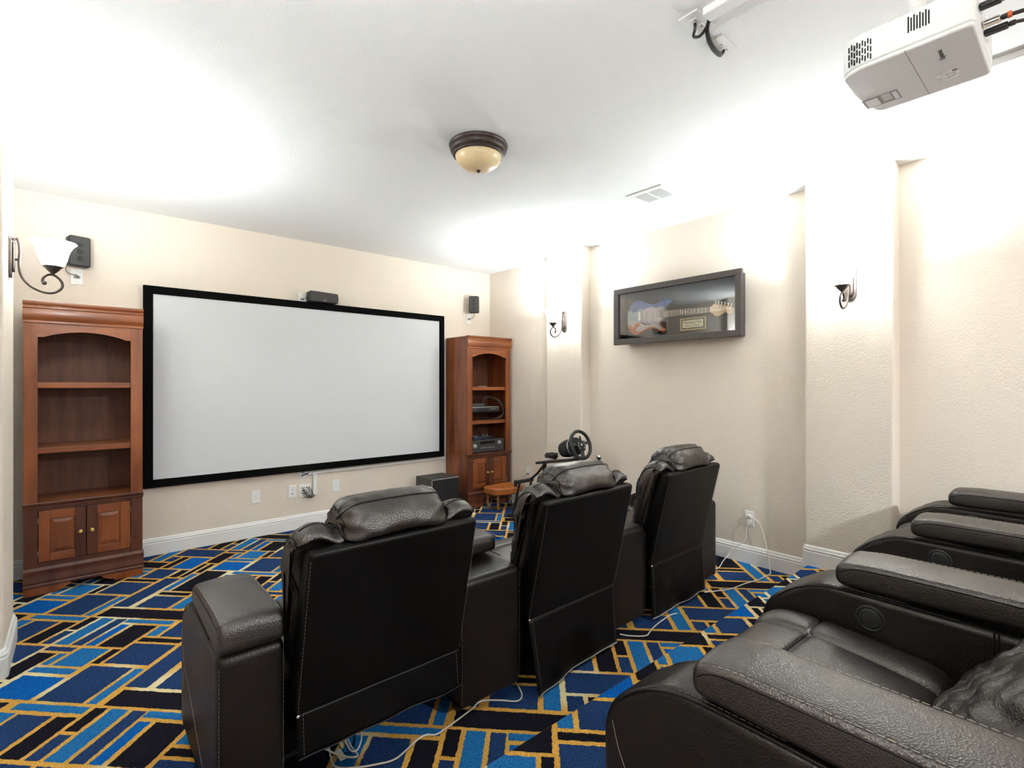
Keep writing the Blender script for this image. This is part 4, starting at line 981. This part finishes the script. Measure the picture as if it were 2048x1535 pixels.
hd=[(.798,-.021),(.815,-.030),(.835,-.052),(.870,-.056),(.90,-.038),(.925,-.028),(.935,-.040),(.955,-.050),(.978,-.036),(.982,-.010),(.965,.012),(.93,.022),(.88,.036),(.845,.046),(.822,.040),(.810,.026),(.798,.021)]
MB().prism([(p.x,p.y) for p in catmull([Vector((a,b,0)) for a,b in hd],3)],.040,.054,GM).build('headstock',M['maple'],gt,bevel=.003)
hs_=[c for c in gt.children if c.name.startswith('headstock')][0]
for k in range(6):
    uu=.838+.0255*k; vv=.050-.0068*k
    MB().tube([GM@Vector((uu,vv-.012,.045)),GM@Vector((uu,vv+.004,.045))],.003,6).tube([GM@Vector((uu,vv+.004,.045)),GM@Vector((uu,vv+.018,.045))],.0075,10).build('tuning_peg',M['chrome'],hs_,smooth=True)
    MB().lathe([(.004,.054),(.003,.062),(.004,.064),(0,.064)],10,GM@Matrix.Translation((uu,vv-.022,0))).build('string_post',M['chrome'],hs_,smooth=True)
mb=MB()
for k in range(6):
    o=(k-2.5); mb.tube([GM@Vector((.135,o*.0105,.064)),GM@Vector((.80,o*.0066,.0655)),GM@Vector((.838+.0255*(5-k),.028-.0068*(5-k),.062))],.0006,4)
mb.build('strings',M['nickel'],gt)
# pen signature on the pick guard
sig=[(.16,-.075),(.175,-.055),(.17,-.085),(.19,-.06),(.20,-.09),(.215,-.055),(.225,-.085),(.235,-.065),(.245,-.09),(.255,-.055),(.262,-.09),(.28,-.06),(.29,-.075),(.31,-.065),(.325,-.068)]
MB().tube(catmull([GM@Vector((a,b+.004,.0556)) for a,b in sig],4,False),.0014,4).build('signature',M['bluepen'],bd)
box('bracket',-.075,-.0165,-.02,.02,-.008,.008,M['black'],gt,bevel=.002).location=(.0165,-.30,-.155)
gs=box('guitar_support',-.012,0,-.004,.004,-.03,.0,M['black'],gt,bevel=.001); gs.location=(-.02,-.33,-.16)

# ------------------------------------------------------------------ cords on the floor and at the right outlet
def cord(name,label,pts,r=.0034,m=None,cat='cord',plugs=()):
    t=thing(name,label,cat,(0,0,0))
    MB().tube(catmull([Vector(p) for p in pts],8,False),r,7).build('cord',m or M['cord_w'],t,smooth=True)
    for p in plugs: box('plug',*p,m or M['cord_w'],t,bevel=.003)
z=.0055
def zz(L,z=z): return [(x,y,z) for x,y in L]
cord('power_cord','white extension cord trailing along the carpet behind the front recliners',
 zz([(.72,1.90),(.700,1.83),(.694,1.761),(.75,1.71),(.81,1.677),(.87,1.657),(.937,1.676),(.988,1.694),(1.023,1.693),(1.055,1.67),(1.119,1.678),(1.242,1.703),(1.309,1.721),(1.374,1.672),(1.426,1.62),(1.473,1.642),(1.518,1.738),(1.55,1.78)]))
cord('power_cord','white cord loosely coiled on the carpet under the left front recliner',
 zz([(.68,1.90),(.695,1.861),(.708,1.826),(.735,1.777),(.758,1.753),(.772,1.757),(.772,1.811),(.779,1.875)],z+.008)+zz([(.765,1.86),(.757,1.795),(.764,1.772),(.780,1.773),(.804,1.802),(.82,1.833),(.827,1.88)],z+.016),plugs=((.716,.740,1.775,1.835,.004,.010),))
cord('power_cord','white cord on the carpet between middle and right front recliners',
 zz([(2.232,1.69),(2.257,1.644),(2.321,1.589),(2.38,1.60),(2.431,1.613),(2.509,1.626),(2.60,1.635),(2.652,1.635),(2.69,1.622)]))
xo=XR-.008
cord('power_cord','white cord hanging from right outlet to the far recliner, left strand',
 [(xo-.012,1.715,.327),(3.835,1.715,.310),(3.83,1.731,.268),(3.83,1.731,.194),(3.83,1.808,.109),(3.83,1.86,.045),(3.75,1.87,.008),(3.633,1.835,z),(3.556,1.826,z),(3.461,1.866,z)],plugs=((xo-.022,xo,1.706,1.734,.310,.335),))
cord('power_cord','white cord curving down from right outlet and across the carpet',
 [(xo-.012,1.72,.362),(3.84,1.70,.364),(3.83,1.646,.344),(3.83,1.611,.281),(3.83,1.583,.177),(3.83,1.564,.069),(3.81,1.548,.012),(3.758,1.528,z),(3.582,1.533,z),(3.439,1.563,z),(3.275,1.586,z),(3.167,1.637,z),(3.10,1.67,z)],plugs=((xo-.022,xo,1.71,1.74,.350,.374),))
cord('power_cord','thin grey cord drooping from the outlet behind the wheel stand',
 [(XR-.01,4.20,.352),(XR-.035,4.21,.345),(XR-.05,4.26,.28),(XR-.05,4.27,.15),(XR-.08,4.2,.03),(XR-.14,4.1,z)],.0025,M['hem'],plugs=((XR-.030,XR-.008,4.19,4.215,.340,.362),))
